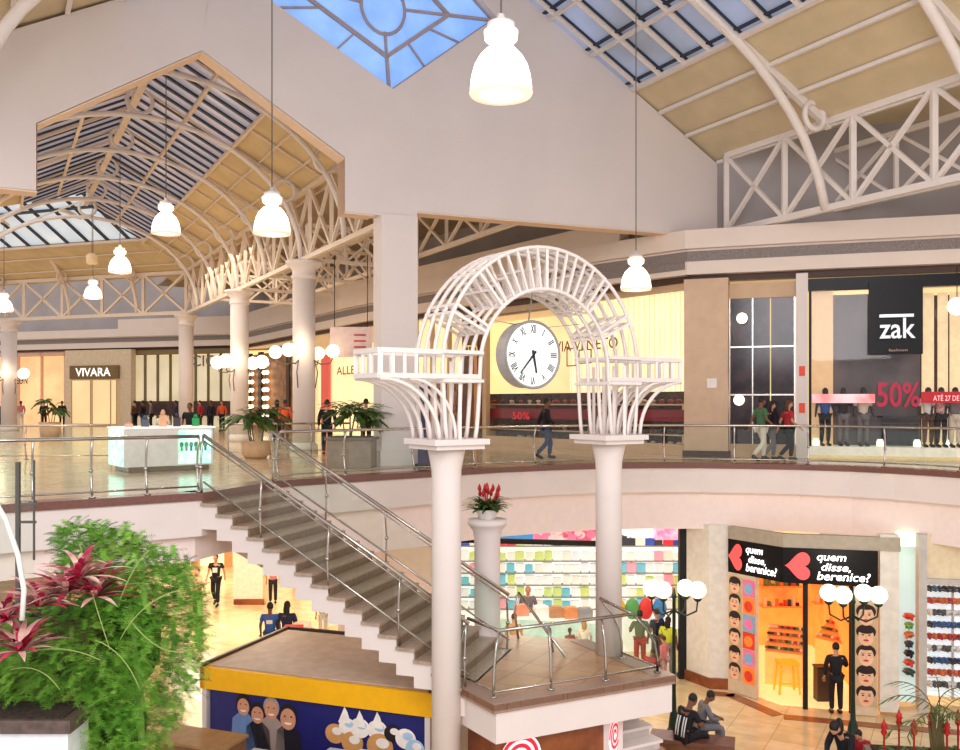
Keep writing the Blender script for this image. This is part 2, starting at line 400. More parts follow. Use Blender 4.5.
# end slope over the far cross gallery
CB = G(0,28.2,0); DD = V((-.944,.33,0)); DN = V((-.33,-.944,0))
def B(t, n, h): p = V((CB.x,CB.y,0))+DD*t+DN*n; return V((p.x,p.y,EYE+h))
hb = lambda n: 7.05+.52*n
m = MB(); m.slab([B(-6,-.4,hb(-.4)), B(40,-.4,hb(-.4)), B(40,2.6,hb(2.6)), B(-6,2.6,hb(2.6))], (0,0,.06)); struct('ceiling_far_gallery', m, BEIGEW)
m = MB(); m.slab([B(-6,2.6,hb(2.6)), B(40,2.6,hb(2.6)), B(40,6.2,hb(6.2)), B(-6,6.2,hb(6.2))], (0,0,.06)); g = struct('window_6', m, SKYW)
dk = MB(); f = MB()
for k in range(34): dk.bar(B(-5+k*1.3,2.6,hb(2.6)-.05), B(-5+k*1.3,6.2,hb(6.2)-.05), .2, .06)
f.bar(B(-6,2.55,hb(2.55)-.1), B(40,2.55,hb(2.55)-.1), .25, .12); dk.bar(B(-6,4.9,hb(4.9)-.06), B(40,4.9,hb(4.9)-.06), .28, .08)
dk.build('dark_gasket', BARD, g); f.build('glazing_bars', PAINTW, g)
pl = MB()
for n in (.6,1.6): pl.bar(B(-6,n,hb(n)-.05), B(40,n,hb(n)-.05), .08, .06)
struct('trim_9', pl, PAINTW)

# -- trusses
def truss(name, label, A, B_, h0, h1, n, parts_mat, w=.11, cross=True, first=False, group=None, double=0):
    t = thing(name, label, 'truss', V((A.x,A.y,EYE+h0)), group)
    P = lambda k, h: V((A.x+(B_.x-A.x)*k, A.y+(B_.y-A.y)*k, EYE+h))
    MB().bar(P(0,h1), P(1,h1), w*1.15).build('top_chord', parts_mat, t)
    MB().bar(P(0,h0), P(1,h0), w*1.15).build('bottom_chord', parts_mat, t)
    for i in range(n+1): MB().bar(P(i/n,h0), P(i/n,h1), w*.95).build('post', parts_mat, t)
    for i in range(n):
        MB().bar(P(i/n,h0), P((i+1)/n,h1), w*.75).build('diagonal', parts_mat, t)
        if cross: MB().bar(P((i+1)/n,h0), P(i/n,h1), w*.75).build('diagonal', parts_mat, t)
    return t
o10 = 10.8
truss('roof_truss', 'white cross-braced truss under the right hall roof, starting at the gable wall', G(o10,-.5,0), G(o10,-14.4,0), 5.27, 7.6, 6, PAINT, .15)
truss('roof_truss', 'white truss seen behind the front truss of the right hall roof', G(13.6,.5,0), G(13.6,-14,0), 5.9, 7.7, 6, PAINT, .12)
truss('roof_truss', 'long white truss above the row of round columns of the gallery', G(0,.7,0), G(0,28.2,0), 4.75, 7.0, 13, PAINTW, .13)
truss('roof_truss', 'far white truss crossing the end of the gallery behind the hanging lamps', B(0,0,0), B(36,0,0), 4.8, 6.95, 13, PAINTW, .16)
truss('roof_truss', 'white truss over the shop walkway, seen left and right of the square pier', G(4.2,.8,0), G(4.2,27,0), 5.2, 6.7, 11, PAINTW, .12)
for i, u in enumerate((7.7, 12.2, 16.5, 20.8)):
    truss('cross_truss', 'thin white cross truss spanning from the column row to the shop walkway', G(.1,u,0), G(4.1,u,0), 4.75, 5.9, 3, PAINTW, .1, group='cross trusses over the walkway')
# walkway flat ceilings and upper walls behind the trusses
m = MB(); m.slab([G(.36,.46,7.6), G(18,.46,7.6), G(18,40,7.6), G(.36,40,7.6)], (0,0,.1)); struct('ceiling_walkway', m, mat('dull_beige_ceiling', (166, 146, 122), .8, var=.15, scale=.5))
m = MB(); m.slab([G(10.95,.46,8.4), G(10.95,-18,8.4), G(20,-18,8.4), G(20,.46,8.4)], (0,0,.1)); struct('ceiling_side', m, BEIGE)

# -- arched ribs with rings
def arch_rib(u, label, first=None):
    t = thing('arch_rib', label, 'roof rib', G(SC,u,4.8), 'arched ribs of the gallery roof')
    pts = [G(SC+5.05*math.cos(a), u, 4.8+3.98*math.sin(a)) for a in [PI*i/28 for i in range(29)]]
    MB().tube(pts, .085, 8).build('arch_tube', PAINT, t)
    for s, h, r in ((SC, 9.22, .37), (SC+4.5, 7.0, .34), (SC-4.5, 7.0, .34)):
        MB().tube([G(s+r*math.cos(a*PI/10), u, h+r*math.sin(a*PI/10)) for a in range(20)], .065, 6, True).build('ring', PAINT, t)
    MB().bar(G(SC-5,u,hn(SC-5)-.15), G(SC,u,hn(SC)-.1), .06).build('rafter', PAINTW, t)
    MB().bar(G(SC+5,u,hn(SC+5)-.15), G(SC,u,hn(SC)-.1), .06).build('rafter', PAINTW, t)
for i, u in enumerate((3.7, 7.9, 12.3, 16.6, 20.8, 25.0)):
    arch_rib(u, ['nearest arched rib of the gallery roof, just behind the wall opening', 'second arched rib of the gallery roof, landing on the nearest round column', 'third arched rib of the gallery roof, between the nearest two round columns', 'fourth arched rib of the gallery roof, at the second round column', 'fifth arched rib of the gallery roof, beyond the second round column', 'farthest arched rib of the gallery roof, before the far truss'][i])
for i in range(7):
    t0 = 3.2+i*4.6
    t = thing('arch_rib', 'curved quarter rib rising from the far truss to the far roof glass', 'roof rib', B(t0,0,4.8), 'quarter ribs of the far gallery')
    MB().tube([B(t0,5.4-5.4*math.cos(a),4.8+4.6*math.sin(a)) for a in [PI/2*i_/14 for i_ in range(15)]], .1, 8).build('arch_tube', PAINTW, t)
    MB().tube([B(t0,.55+.36*math.cos(a*PI/9),6.95+.36*math.sin(a*PI/9)) for a in range(18)], .06, 6, True).build('ring', PAINTW, t)
def hall_rib(u, label, sg=1):
    S = lambda s: s if sg > 0 else 1.6-s-.3
    hh = hr
    t = thing('hall_rib', label, 'roof rib', G(S(10.75),u,5.25))
    prof = [(10.75,5.25), (10.5,6.0), (10.2,6.6), (9.92,7.05), (9.4,7.68), (8.82,8.24), (8.2,8.75), (7.5,9.2), (6.6,9.7), (5.4,10.25), (4,10.8), (2.5,11.3), (.8,11.7)]
    MB().tube([G(S(s),u,h) for s, h in prof], .12, 10).build('arch_tube', PAINT, t)
    MB().bar(G(S(10.9),u,7.5), G(S(.8),u,12.6), .16, .2).build('rafter', PAINT, t)
    MB().tube([G(S(10.2+.36*math.cos(a*PI/10)),u-.1,7.66+.36*math.sin(a*PI/10)) for a in range(20)], .08, 8, True).build('ring', PAINT, t)
hall_rib(-4.3, 'curved white rib with ring under the right hall roof, left one by the gable wall')
hall_rib(-8.9, 'curved white rib at the upper right corner of the hall roof')
hall_rib(-3.2, 'white rib under the left hall roof in the upper left corner', -1)
truss('roof_truss', 'white truss under the left hall roof at the upper left', G(-9.75,-.5,0), G(-9.75,-12,0), 5.27, 7.4, 5, PAINT, .15)

# -- round columns of the gallery
def round_column(p, z0, z1, r, label, cat='column', group=None):
    t = thing('round_column', label, cat, V((p.x,p.y,z0)), group)
    MB().lathe((p.x,p.y,z0), [(r,0), (r,z1-z0-.55)], 28).build('shaft', WHITE, t)
    MB().lathe((p.x,p.y,z1), [(r*1.01,-.6), (r*1.12,-.55), (r*1.12,-.48), (r*1.02,-.45), (r*1.05,-.3), (r*1.5,-.12), (r*1.62,-.1), (r*1.62,0)], 28).build('capital', WHITE, t)
    MB().lathe((p.x,p.y,z0), [(r*1.25,0), (r*1.25,.16), (r*1.08,.26), (r*1.0,.3)], 28).build('base', WHITE, t)
    return t
NC = [G(0,7.7,0), G(0,16.5,0), G(0,28.2,0)]
for p, l in zip(NC, ('nearest round white column of the gallery, bearing globe lamps', 'middle round white column of the gallery, bearing globe lamps', 'farthest round white column where the gallery trusses meet')):
    round_column(p, 6.0, 12.28, .37 if p is not NC[2] else .38, l)
q = B(12.2,0,0); round_column(q, 6.0, 12.3, .42, 'distant round white column at the left edge near the shops')

# -- upper shop facade polyline (ground plan), right to left
FP = [(19.5,22.6), (13.4,25), (9.55,26.2), (6.4,27.3), (4.26,29.5), (.08,35.4), (-5.5,43), (-15.7,60), (-25,63), (-40,68), (-60,74)]
fin = lambda d: inset(FP, -d)
zz = 7.6
struct('trim_10', MB().strip(fin(.55), zz+4.6, zz+5.15, -.6), FASCIA)
struct('trim_11', MB().strip(fin(.35), zz+3.85, zz+4.6, -.4), FASCIA)
struct('trim_12', MB().strip(fin(.05), zz+3.66, zz+3.86, -.3), CROWN)
struct('trim_18', MB().strip([tuple(V(fin(.5)[3]).lerp(V(fin(.5)[4]), .75))]+fin(.5)[4:9], zz+5.15, zz+5.8, -.5), FASCIA)
struct('trim_13', MB().strip(fin(.37), zz+4.24, zz+4.54, -.1), GREYV)
struct('wall_upper', MB().strip(inset(FP, 1.6), zz+3.6, zz+9, -.2), mat('grey_blue_upper_wall', (176, 168, 168), .8, var=.08, scale=.4))
struct('ceiling_shops', MB().prism(FP+[(-60,84), (34,84), (34,22)], zz+3.7, zz+3.85), mat('shop_ceiling', (236, 214, 180), .8, em=.25, var=.03))
# ================================================================== STAIR, LANDING, RAILINGS
N_ST = 16; RISE = 3.0/N_ST; TR = .315
def flight(name, label, S0, d, wd, wid, n, rise, tread, ztop, drop=.42, tm=None, rm=None):
    tm = tm or TREAD; rm = rm or RISER
    t = thing(name, label, 'staircase', V((S0.x, S0.y, ztop-n*rise)))
    P = lambda a, b, z: V((S0.x+d.x*a+wd.x*b, S0.y+d.y*a+wd.y*b, z))
    for b0 in (0, wid-.14):
        m = MB()
        for i in range(n):
            z = ztop-(i+1)*rise-.05
            lo = max(z-drop-.02*0, 0)
            m.slab([P(i*tread,b0,z), P((i+1)*tread,b0,z), P((i+1)*tread,b0,z-drop), P(i*tread,b0,z-drop)], wd*.14)
        m.build('stringer', WHITE, t)
    m = MB()
    for i in range(n):
        z = ztop-(i+1)*rise-.05-.12
        m.slab([P(i*tread,.14,z), P((i+1)*tread,.14,z), P((i+1)*tread,.14,z-.16), P(i*tread,.14,z-.16)], wd*(wid-.28))
    m.build('soffit', WHITE, t)
    for i in range(n):
        z = ztop-(i+1)*rise
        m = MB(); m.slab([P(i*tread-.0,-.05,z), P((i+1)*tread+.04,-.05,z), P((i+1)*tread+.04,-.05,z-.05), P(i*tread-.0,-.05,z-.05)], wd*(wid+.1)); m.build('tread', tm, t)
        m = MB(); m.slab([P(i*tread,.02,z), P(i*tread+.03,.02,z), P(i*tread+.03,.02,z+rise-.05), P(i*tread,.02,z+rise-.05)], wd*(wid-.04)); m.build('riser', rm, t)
    return t, P
st, SP = flight('staircase', 'long straight stone staircase with stepped white sides, descending from the upper floor to the landing', SH0, SD, SW, SWID, N_ST, RISE, TR, 6.0)

def railing(name, label, pts, hgt=1.0, every=1.5, lean=.0, glass=True, post_r=.022, rail_r=.032, low=True, group=None, curve=.12, out=1, tops=None):
    """pts: 3D foot points; handrail follows at hgt"""
    pts = [V(p) for p in pts]
    t = thing(name, label, 'railing', pts[0], group)
    MB().tube([V(q) for q in tops] if tops else [p+Z*hgt for p in pts], rail_r, 8).build('handrail', STEEL, t)
    if low: MB().tube([p+Z*.1 for p in pts], .018, 6).build('bottom_rail', STEEL, t)
    L = [0]
    for a, b in zip(pts, pts[1:]): L.append(L[-1]+(b-a).length)
    n = max(1, round(L[-1]/every)); 
    def atl(l):
        for i in range(len(pts)-1):
            if l <= L[i+1]+1e-6:
                k = (l-L[i])/(L[i+1]-L[i]); return pts[i].lerp(pts[i+1], k), (pts[i+1]-pts[i]).normalized()
        return pts[-1], (pts[-1]-pts[-2]).normalized()
    for i in range(n+1):
        p, d = atl(L[-1]*i/n); nn = V((d.y, -d.x, 0)).normalized()*out
        if tops:
            nt_ = min(((V(q)-p), q) for q in [V(tops[j]).lerp(V(tops[j+1]), e/20) for j in range(len(tops)-1) for e in range(21)] for _ in (0,)) if False else None
            cand = [V(tops[j]).lerp(V(tops[j+1]), e/20) for j in range(len(tops)-1) for e in range(21)]
            q = min(cand, key=lambda c_: (c_-p).length)
            if i == 0: q = V(tops[0])
            if i == n: q = V(tops[-1])
            pst = MB().tube([p, p.lerp(q,.25)+(V((p.x-q.x,p.y-q.y,0)))*.25, p.lerp(q,.5)+(V((p.x-q.x,p.y-q.y,0)))*.38, p.lerp(q,.75)+(V((p.x-q.x,p.y-q.y,0)))*.3, q], post_r, 7).build('post', STEEL, t)
            MB().lathe(p, [(.06,0), (.06,.02), (.03,.03)], 12).build('foot', STEEL, pst); continue
        prof = [(0,0), (curve*.5,.2*hgt), (curve*.85,.45*hgt), (curve*.6,.75*hgt), (0,hgt)]
        po = MB().tube([p+nn*a+Z*b for a, b in prof], post_r, 7).build('post', STEEL, t)
        MB().lathe(p, [(.06,0), (.06,.02), (.03,.03)], 12).build('foot', STEEL, po)
        MB().ball(p+nn*curve*.85+Z*.45*hgt, .04, n=8, m=6).build('clamp', STEEL, po)
    if glass:
        for i in range(n):
            a, d = atl(L[-1]*(i+.04)/n); b, d2 = atl(L[-1]*(i+.96)/n)
            MB().slab([a+Z*.12, b+Z*.12, b+Z*(hgt-.1), a+Z*(hgt-.1)], V((d.y, -d.x, 0)).normalized()*.01).build('glass_pane', GLASS, t)
    return t
z6 = lambda p: V((p[0], p[1], 6.0))
rimin = inset(RIMALL, .16)
nr = len(RIM)
railing('glass_railing', 'long curved steel and glass railing around the upper floor edge', [z6(p) for p in rimin[1:nr]]+[z6((SH1.x+.12, SH1.y+.12))], 1.0, 1.85)
railing('glass_railing', 'steel and glass railing in front of the display kiosk, ending at the stair head', [z6(p) for p in inset([BR[0], BR[1], BR[2]], .14)], 1.0, 1.0)
a0 = at(-60,459,25.4); a1 = at(112,458,25.7); a0.z = a1.z = 6.0
railing('glass_railing', 'straight railing behind the display kiosk at the left edge', [a0, a1], .95, 2.0)
b0 = at(228,452,27.5); b1 = at(350,450,29); b0.z = b1.z = 6
railing('glass_railing', 'short railing behind the stair head beside the round columns', [b0, b1], .95, 1.5)
# stair rails follow the nosings
def srail(b, label, s0=.0, s1=N_ST, hgt=1.12):
    pts = [SP(i*TR, b, 6.0-RISE*(i+.5)) for i in (s0, s1)]
    p0, p1 = pts; d = (p1-p0)
    t = thing('stair_railing', label, 'railing', p0)
    MB().tube([p0+Z*hgt, p1+Z*hgt], .033, 10).build('handrail', STEEL, t)
    MB().tube([p0+Z*(hgt-.1), p1+Z*(hgt-.1)], .014, 8).build('glass_channel', STEEL, t)
    MB().tube([p0+Z*.28, p1+Z*.28], .02, 8).build('bottom_rail', STEEL, t)
    nn = -SW if b < 1 else SW
    for k in (.0, .24, .5, .76, .99):
        p = p0.lerp(p1, k)
        MB().tube([p-Z*.05+nn*.02, p+Z*.3+nn*.07, p+Z*.6+nn*.08, p+Z*.9+nn*.04, p+Z*hgt], .02, 8).build('post', STEEL, t)
        MB().ball(p+Z*.55+nn*.08, .04, n=8, m=6).build('clamp', STEEL, t)
    for k in range(4):
        q0 = p0.lerp(p1, k/4+.01); q1 = p0.lerp(p1, k/4+.24)
        MB().slab([q0+Z*.3, q1+Z*.3, q1+Z*(hgt-.1), q0+Z*(hgt-.1)], nn*.01).build('glass_pane', GLASS, t)
    return t
srail(.05, 'near railing of the long staircase, glass with steel handrail')
srail(SWID-.05, 'far railing of the long staircase, glass with steel handrail')

# landing
LA = [(.21,13.7), (3.3,15.2), (2.08,17.5), (.3,17.9), (-.25,17.6), (-.0,16.95), (.42,16.7), (-.2,14.62), (-.515,14.86)]
LA[6] = (SP(N_ST*TR,SWID,0).x, SP(N_ST*TR,SWID,0).y); LA[7] = (SP(N_ST*TR,0,0).x, SP(N_ST*TR,0,0).y)
t = thing('stair_landing', 'square stone stair landing with white edge in front of the stationery shop', 'landing', (1.4,15.5,2.35))
MB().prism(LA, 2.9, 3.0).build('paving', LAND, t)
ed = inset(LA+LA[:1], -.05)[:-1]
kc = [V((*LA[k],0)) for k in (8,0,1,2)]; cen_ = V((1.2,16.0,0))
ki = [kc[0]+V((.3,.14,0)), kc[1]+V((.03,.42,0)), kc[2]+V((-.45,.06,0)), kc[3]+V((-.33,-.12,0))]
m = MB()
for i in range(3): m.prism([kc[i], kc[i+1], ki[i+1], ki[i]], 2.86, 3.012)
m.build('granite_kerb', mat('taupe_granite', (164, 132, 116), .3, var=.12, scale=30), t)
MB().prism([(p[0]*.97+.03*1.4, p[1]*.97+.03*15.6) for p in LA], 2.38, 2.86).build('slab', WHITE, t)
lz = lambda x, y: V((x, y, 3.012))
A2, R2, L2 = V((.24,13.98,3.01)), V((3.02,15.33,3.01)), V((-.36,14.9,3.01))
def lrail(label, pts, every, tops):
    t = railing('landing_railing', label, pts, 1.0, every, rail_r=.03, tops=tops)
lrail('curved-post steel and glass railing along the front and left of the landing', [L2, A2, R2], 1.02, [L2+V((.16,.1,1)), A2+V((.06,.22,1)), R2+V((-.42,-.02,1))])
RR2 = V((2.1,17.0,3.01))
lrail('steel railing on the right side of the landing beside the second column', [R2, V((2.55,16.2,3.01))], .9, [R2+V((-.42,-.02,1)), V((2.15,16.1,4.1))])
RA, RB_, RC = V((.75,17.55,3.9)), V((1.15,16.9,3.45)), V((1.6,16.25,2.95))
t = thing('stair_railing', 'sloping steel handrail at the back of the landing where the lower flight starts', 'railing', (.75,17.55,3.0))
MB().tube([RA, RC], .03, 8).build('handrail', STEEL, t)
MB().tube([V((.75,17.55,3.0)), V((.68,17.6,3.5)), RA], .022, 8).build('post', STEEL, t)
MB().tube([V((1.35,16.6,3.0)), RB_+V((.15,-.2,-.02))], .02, 8).build('post', STEEL, t)
# lower flight
UD = V((-US[0], -US[1], 0)); VD = V((VS[0], VS[1], 0))
st0 = V((3.22,15.36,0))+V((US[0],US[1],0))*2.35-VD*1.38
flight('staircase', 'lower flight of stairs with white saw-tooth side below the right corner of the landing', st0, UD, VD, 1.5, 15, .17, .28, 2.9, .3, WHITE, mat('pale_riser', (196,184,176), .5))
# timber kiosk under the landing
t = thing('timber_kiosk', 'orange-brown timber kiosk wall under the landing with round red and white spiral signs', 'kiosk', (.9,15.3,0))
kf = [(.24,14.05), (2.05,14.93), (1.6,15.75), (-.2,14.88)]
MB().prism(kf, .02, 2.36).build('timber_panel', WOOD, t)
m = MB(); m.prism([(2.05,14.95), (2.4,15.12), (2.32,15.27), (1.97,15.1)], .02, 2.36); m.build('white_post', WHITE, t)
def spiral(o, ex, par, r):
    m = MB(); p = PL(m, o, ex, Z)
    p.disc(0, 0, r, r, 0, .0, n=32)
    for k in range(2):
        a = [(PI*2*i/40) for i in range(101)] if k == 0 else []
        for i in range(len(a)-1):
            r0 = r*.15+r*.78*a[i]/a[-1]; r1 = r*.15+r*.78*a[i+1]/a[-1]; w_ = r*.085
            p.poly([((r0-w_)*math.cos(a[i]), (r0-w_)*math.sin(a[i])), ((r0+w_)*math.cos(a[i]), (r0+w_)*math.sin(a[i])), ((r1+w_)*math.cos(a[i+1]), (r1+w_)*math.sin(a[i+1])), ((r1-w_)*math.cos(a[i+1]), (r1-w_)*math.sin(a[i+1]))], 1, .012)
    m.build('spiral_sign', [mat('white_sign', (250,246,246), .4, em=.5, var=.01), mat('red_sign', (226,30,60), .4, em=.5, var=.01)], par)
fn = V((.477*1,-.879,0))
spiral(V((.62,14.23,2.0))+fn*.05, VD, t, .38)
spiral(V((2.2,15.0,2.1))+fn*.07, V((.45,.89,0)), t, .3)
m = MB(); m.prism([(2.75,15.5), (3.25,15.75), (2.85,16.5), (2.4,16.3)], .02, 1.55); m.build('side_panel', WOOD, t)

# flower pedestal
PP = V((.14,17.35,3.0))
t = thing('pedestal', 'white round pedestal on the landing carrying the potted red flowers', 'pedestal', PP)
MB().lathe(PP, [(.3,0), (.3,.2), (.25,.28), (.25,2.0), (.27,2.05), (.27,2.12), (.36,2.25), (.38,2.27), (.38,2.36)], 28).build('column', WHITE, t)
def flower_pot(base, label, r=.2, h=.26, n=60, L=.42, fl=14, kind='potted_bromeliad'):
    t = thing(kind, label, 'plant', base)
    MB().lathe(base, [(r*.6,0), (r*.65,.03), (r*.8,h*.6), (r*1.05,h*.9), (r*1.1,h), (r*.95,h), (r*.9,h-.03), (0,h-.03)], 20).build('pot', POTW, t)
    m = MB()
    for i in range(n):
        a = random.uniform(0, 2*PI); e = random.uniform(.25, 1.35); l = L*random.uniform(.7,1.1); b = base+Z*(h-.03)
        leaf(m, b+V((math.cos(a)*r*.3, math.sin(a)*r*.3, 0)), a, e, l, .035)
    m.build('leaves', LEAFD, t)
    m = MB()
    for i in range(fl):
        a = random.uniform(0, 2*PI); q = base+V((math.cos(a)*r*random.uniform(.3,1.6), math.sin(a)*r*random.uniform(.3,1.6), h+L*random.uniform(.45,.85)))
        m.tube([base+Z*h, q], .006, 5); m.lathe(q-Z*.06, [(.012,0), (.04,.05), (.03,.1), (0,.16)], 7)
    m.build('flowers', FLORED, t)
    return t
def leaf(m, b, a, e, l, w, droop=.5, n=5):
    """curved blade starting at b, azimuth a, elevation e"""
    pts = []; p = V(b); el = e
    for i in range(n+1):
        pts.append(V(p)); p = p+V((math.cos(a)*math.cos(el), math.sin(a)*math.cos(el), math.sin(el)))*(l/n); el -= droop*e*.5+.08
    sd = V((-math.sin(a), math.cos(a), 0)); vs = []
    for i, q in enumerate(pts):
        ww = w*math.sin(PI*(.15+.85*i/n))+.001
        vs += [q-sd*ww, q+sd*ww]
    m.add(vs, [(2*i, 2*i+1, 2*i+3, 2*i+2) for i in range(n)], True)
flower_pot(PP+Z*2.36, 'potted plant with red flowers on top of the white pedestal', .25, .2, 130, .52, 16)

# ---------------------------------------------------------------- clock arch
C1 = V((-.545,14.6,0)); C2 = V((2.36,16.5,0)); AX = (C2-C1).normalized(); DP = V((AX.y,-AX.x,0)); MID = (C1+C2)/2; R0 = (C2-C1).length/2
round_top = 6.98
for p, z0, l in ((C1, 0, 'left tall white column carrying the clock arch, beside the staircase'), (C2, 3.01, 'right white column carrying the clock arch, standing on the landing')):
    t = thing('arch_column', l, 'column', (p.x,p.y,z0))
    MB().lathe((p.x,p.y,z0), [(.24,0), (.24,round_top-z0-.6), (.245,round_top-z0-.45), (.29,round_top-z0-.22), (.31,round_top-z0-.12)], 32).build('shaft', WHITE, t)
    m = MB(); m.frame(V((p.x,p.y,round_top-.08)), AX*.9, DP*.9, Z*.08); m.frame(V((p.x,p.y,round_top)), AX*1.02, DP*1.02, Z*.09); m.build('capital_slab', WHITE, t)
ZS = 8.17; ZP = round_top+.045
t = thing('clock_arch', 'white slatted pergola arch over the two columns, framing the round clock', 'arch', (MID.x,MID.y,ZP))
Q = lambda a, b, z: V((MID.x+AX.x*a+DP.x*b, MID.y+AX.y*a+DP.y*b, z))
deps = (-.42,-.14,.14,.42)
RO, RI = R0+.32, R0-.38
for rad, rr in ((RO,.32), (RI,-.38)):
    for b in deps:
        side = 1
        pts = []
        for i in range(8): pts.append(Q(-(R0+rr*(.75+.25*(i/8)**.6)), b, ZP+(ZS-ZP)*i/8))
        for i in range(33): a = PI-PI*i/32; pts.append(Q(rad*math.cos(a), b, ZS+rad*math.sin(a)))
        for i in range(7,-1,-1): pts.append(Q(R0+rr*(.75+.25*(i/8)**.6), b, ZP+(ZS-ZP)*i/8))
        MB().tube(pts, .034, 6).build('hoop', PAINT, t)
for sx in (-1,1):                      # extra uprights in the legs
    for b in deps:
        for k in (0,):
            MB().bar(Q(sx*(R0+k), b, ZP), Q(sx*(R0+k), b, ZS+.1), .05).build('upright', PAINT, t)
def rung(ang, thick=.034, cross=True):
    ca, sa = math.cos(ang), math.sin(ang); m = MB()
    for b in deps: m.bar(Q(RI*ca,b,ZS+RI*sa), Q(RO*ca,b,ZS+RO*sa), thick)
    if cross:
        for r in (RI, (RI+RO)/2, RO): m.bar(Q(r*ca,-.45,ZS+r*sa), Q(r*ca,.45,ZS+r*sa), thick)
    m.build('rung', PAINT, t)
for d in (25, 29, 48, 52, 128, 132, 151, 155): rung(math.radians(d), .045)
for d in range(60, 125, 6): rung(math.radians(d), .04, d % 12 == 0)
for sx in (-1,1):
    m = MB()
    for zz_ in (7.95, 8.4):
        m.bar(Q(sx*RI,-.5,zz_), Q(sx*RO,-.5,zz_), .05); m.bar(Q(sx*RI,.5,zz_), Q(sx*RO,.5,zz_), .05)
        for k in (RI, RO): m.bar(Q(sx*k,-.5,zz_), Q(sx*k,.5,zz_), .05)
    m.build('leg_frame', PAINT, t)
for sx in (-1,1):                       # side wings
    m = MB(); E = R0+1.42
    for b in (-.42,.42):
        for zz_ in (8.02, 8.4): m.bar(Q(sx*RI,b,zz_), Q(sx*E,b,zz_), .075)
        for k in range(4): m.bar(Q(sx*(E-.03-.2*k),b,8.02), Q(sx*(E-.03-.2*k),b,8.4), .05)
    for k in (-.42,-.14,.14,.42): m.bar(Q(sx*E,k,8.02), Q(sx*E,k,8.4), .05)
    for zz_ in (8.02, 8.4): m.bar(Q(sx*E,-.42,zz_), Q(sx*E,.42,zz_), .075)
    m.build('side_balustrade', PAINT, t)
    for b in deps:
        a0_ = R0+.38; ln = E-a0_
        MB().tube([Q(sx*(a0_+ln*(1-math.cos(g_))), b, ZP+(7.98-ZP)*math.sin(g_)) for g_ in [PI/2*i/12 for i in range(13)]], .034, 6).build('bracket', PAINT, t)
        MB().tube([Q(sx*(a0_-.3+ln*.8*(1-math.cos(g_))), b, ZP+(7.98-ZP)*math.sin(g_)) for g_ in [PI/2*i/12 for i in range(13)]], .028, 6).build('bracket', PAINT, t)
# clock
CC = V((.83,15.6,8.43)); t = thing('clock', 'large round clock with roman numerals hanging inside the white arch', 'clock', CC)
n_ = DP; r = .575
def disc3(mb, c, r, n, k, d0, d1, seg=40):
    ex = AX; vs = []; 
    for dd in (d0, d1):
        for i in range(seg): vs.append(c+n*dd+ex*(r*math.cos(2*PI*i/seg))+Z*(r*math.sin(2*PI*i/seg)))
    mb.add(vs, [tuple(range(seg))[::-1], tuple(range(seg,2*seg))]+[(i, (i+1)%seg, seg+(i+1)%seg, seg+i) for i in range(seg)])
m = MB(); disc3(m, CC, r, n_, 0, -.15, .14); m.build('drum', mat('grey_drum', (176,172,170), .4), t)
m = MB(); m.tube([CC+n_*.15+AX*(r*math.cos(i*PI/24))+Z*(r*math.sin(i*PI/24)) for i in range(48)], .022, 6, True); m.build('rim', mat('grey_rim', (150,146,144), .35), t)
m = MB(); disc3(m, CC, r-.03, n_, 0, .141, .15); m.build('dial', mat('white_dial', (255,253,248), .4, em=.35, var=.0), t)
BK = mat('black_numeral', (40,52,60), .5)
rom = ['XII','I','II','III','IIII','V','VI','VII','VIII','IX','X','XI']
for i, s_ in enumerate(rom):
    a = PI/2-i*PI/6; rd = V((0,0,0))+AX*math.cos(a)+Z*math.sin(a); tg = AX*math.sin(a)-Z*math.cos(a)
    w_ = {'I':.018}.get(s_, sum({'I':.026,'V':.06,'X':.06}[c_] for c_ in s_)); hh = .14
    text('numeral', s_, CC+n_*.152+rd*(r-.2)-tg*(w_/2), tg, rd, w_, hh, BK, t, .004, 0, .03)
def hand(ang, L, w_):
    d = AX*math.sin(ang)+Z*math.cos(ang); s_ = AX*math.cos(ang)-Z*math.sin(ang); m = MB(); o = CC+n_*.165
    m.slab([o-s_*w_-d*.08, o+s_*w_-d*.08, o+s_*w_*.6+d*L, o-s_*w_*.6+d*L], n_*.008); m.build('hand', BK, t)
hand(math.radians(221), .42, .02); hand(math.radians(169), .32, .028)
m = MB(); m.bar(CC+Z*.5-n_*.05, Q(-RI*.77,0,ZS+RI*.62), .016); m.bar(CC+Z*.45-n_*.05, Q(RI*.77,0,ZS+RI*.62), .016)
m.bar(CC+Z*.5, Q(0,0,ZS+RI), .02); m.build('stay_rods', STEEL, t)

# ---------------------------------------------------------------- yellow banded kiosk
K0 = V((-5.3,17.2,0)); KX = V((4.44,-1.6,0)).normalized(); KY = V((-KX.y,KX.x,0)); KW, KD, KH = 4.72, 3.0, 2.6
KP = lambda a, b, z: V((K0.x+KX.x*a+KY.x*b, K0.y+KX.y*a+KY.y*b, z))
t = thing('food_kiosk', 'square food kiosk with a yellow band and navy poster below the staircase', 'kiosk', K0)
m = MB(); m.slab([KP(.1,.1,KH-.04), KP(KW-.1,.1,KH-.04), KP(KW-.1,KD-.1,KH-.04), KP(.1,KD-.1,KH-.04)], (0,0,.03)); m.build('roof_panel', mat('taupe_roof', (214,192,174), .6, var=.08, scale=4), t)
m = MB()
for a, b in (((0,KD),(KW,KD)), ((0,0),(0,KD)), ((KW,0),(KW,KD))): m.bar(KP(a[0],a[1],KH-.0), KP(b[0],b[1],KH-.0), .07, .07)
m.build('roof_kerb', mat('dark_kerb', (84,66,56), .5), t)
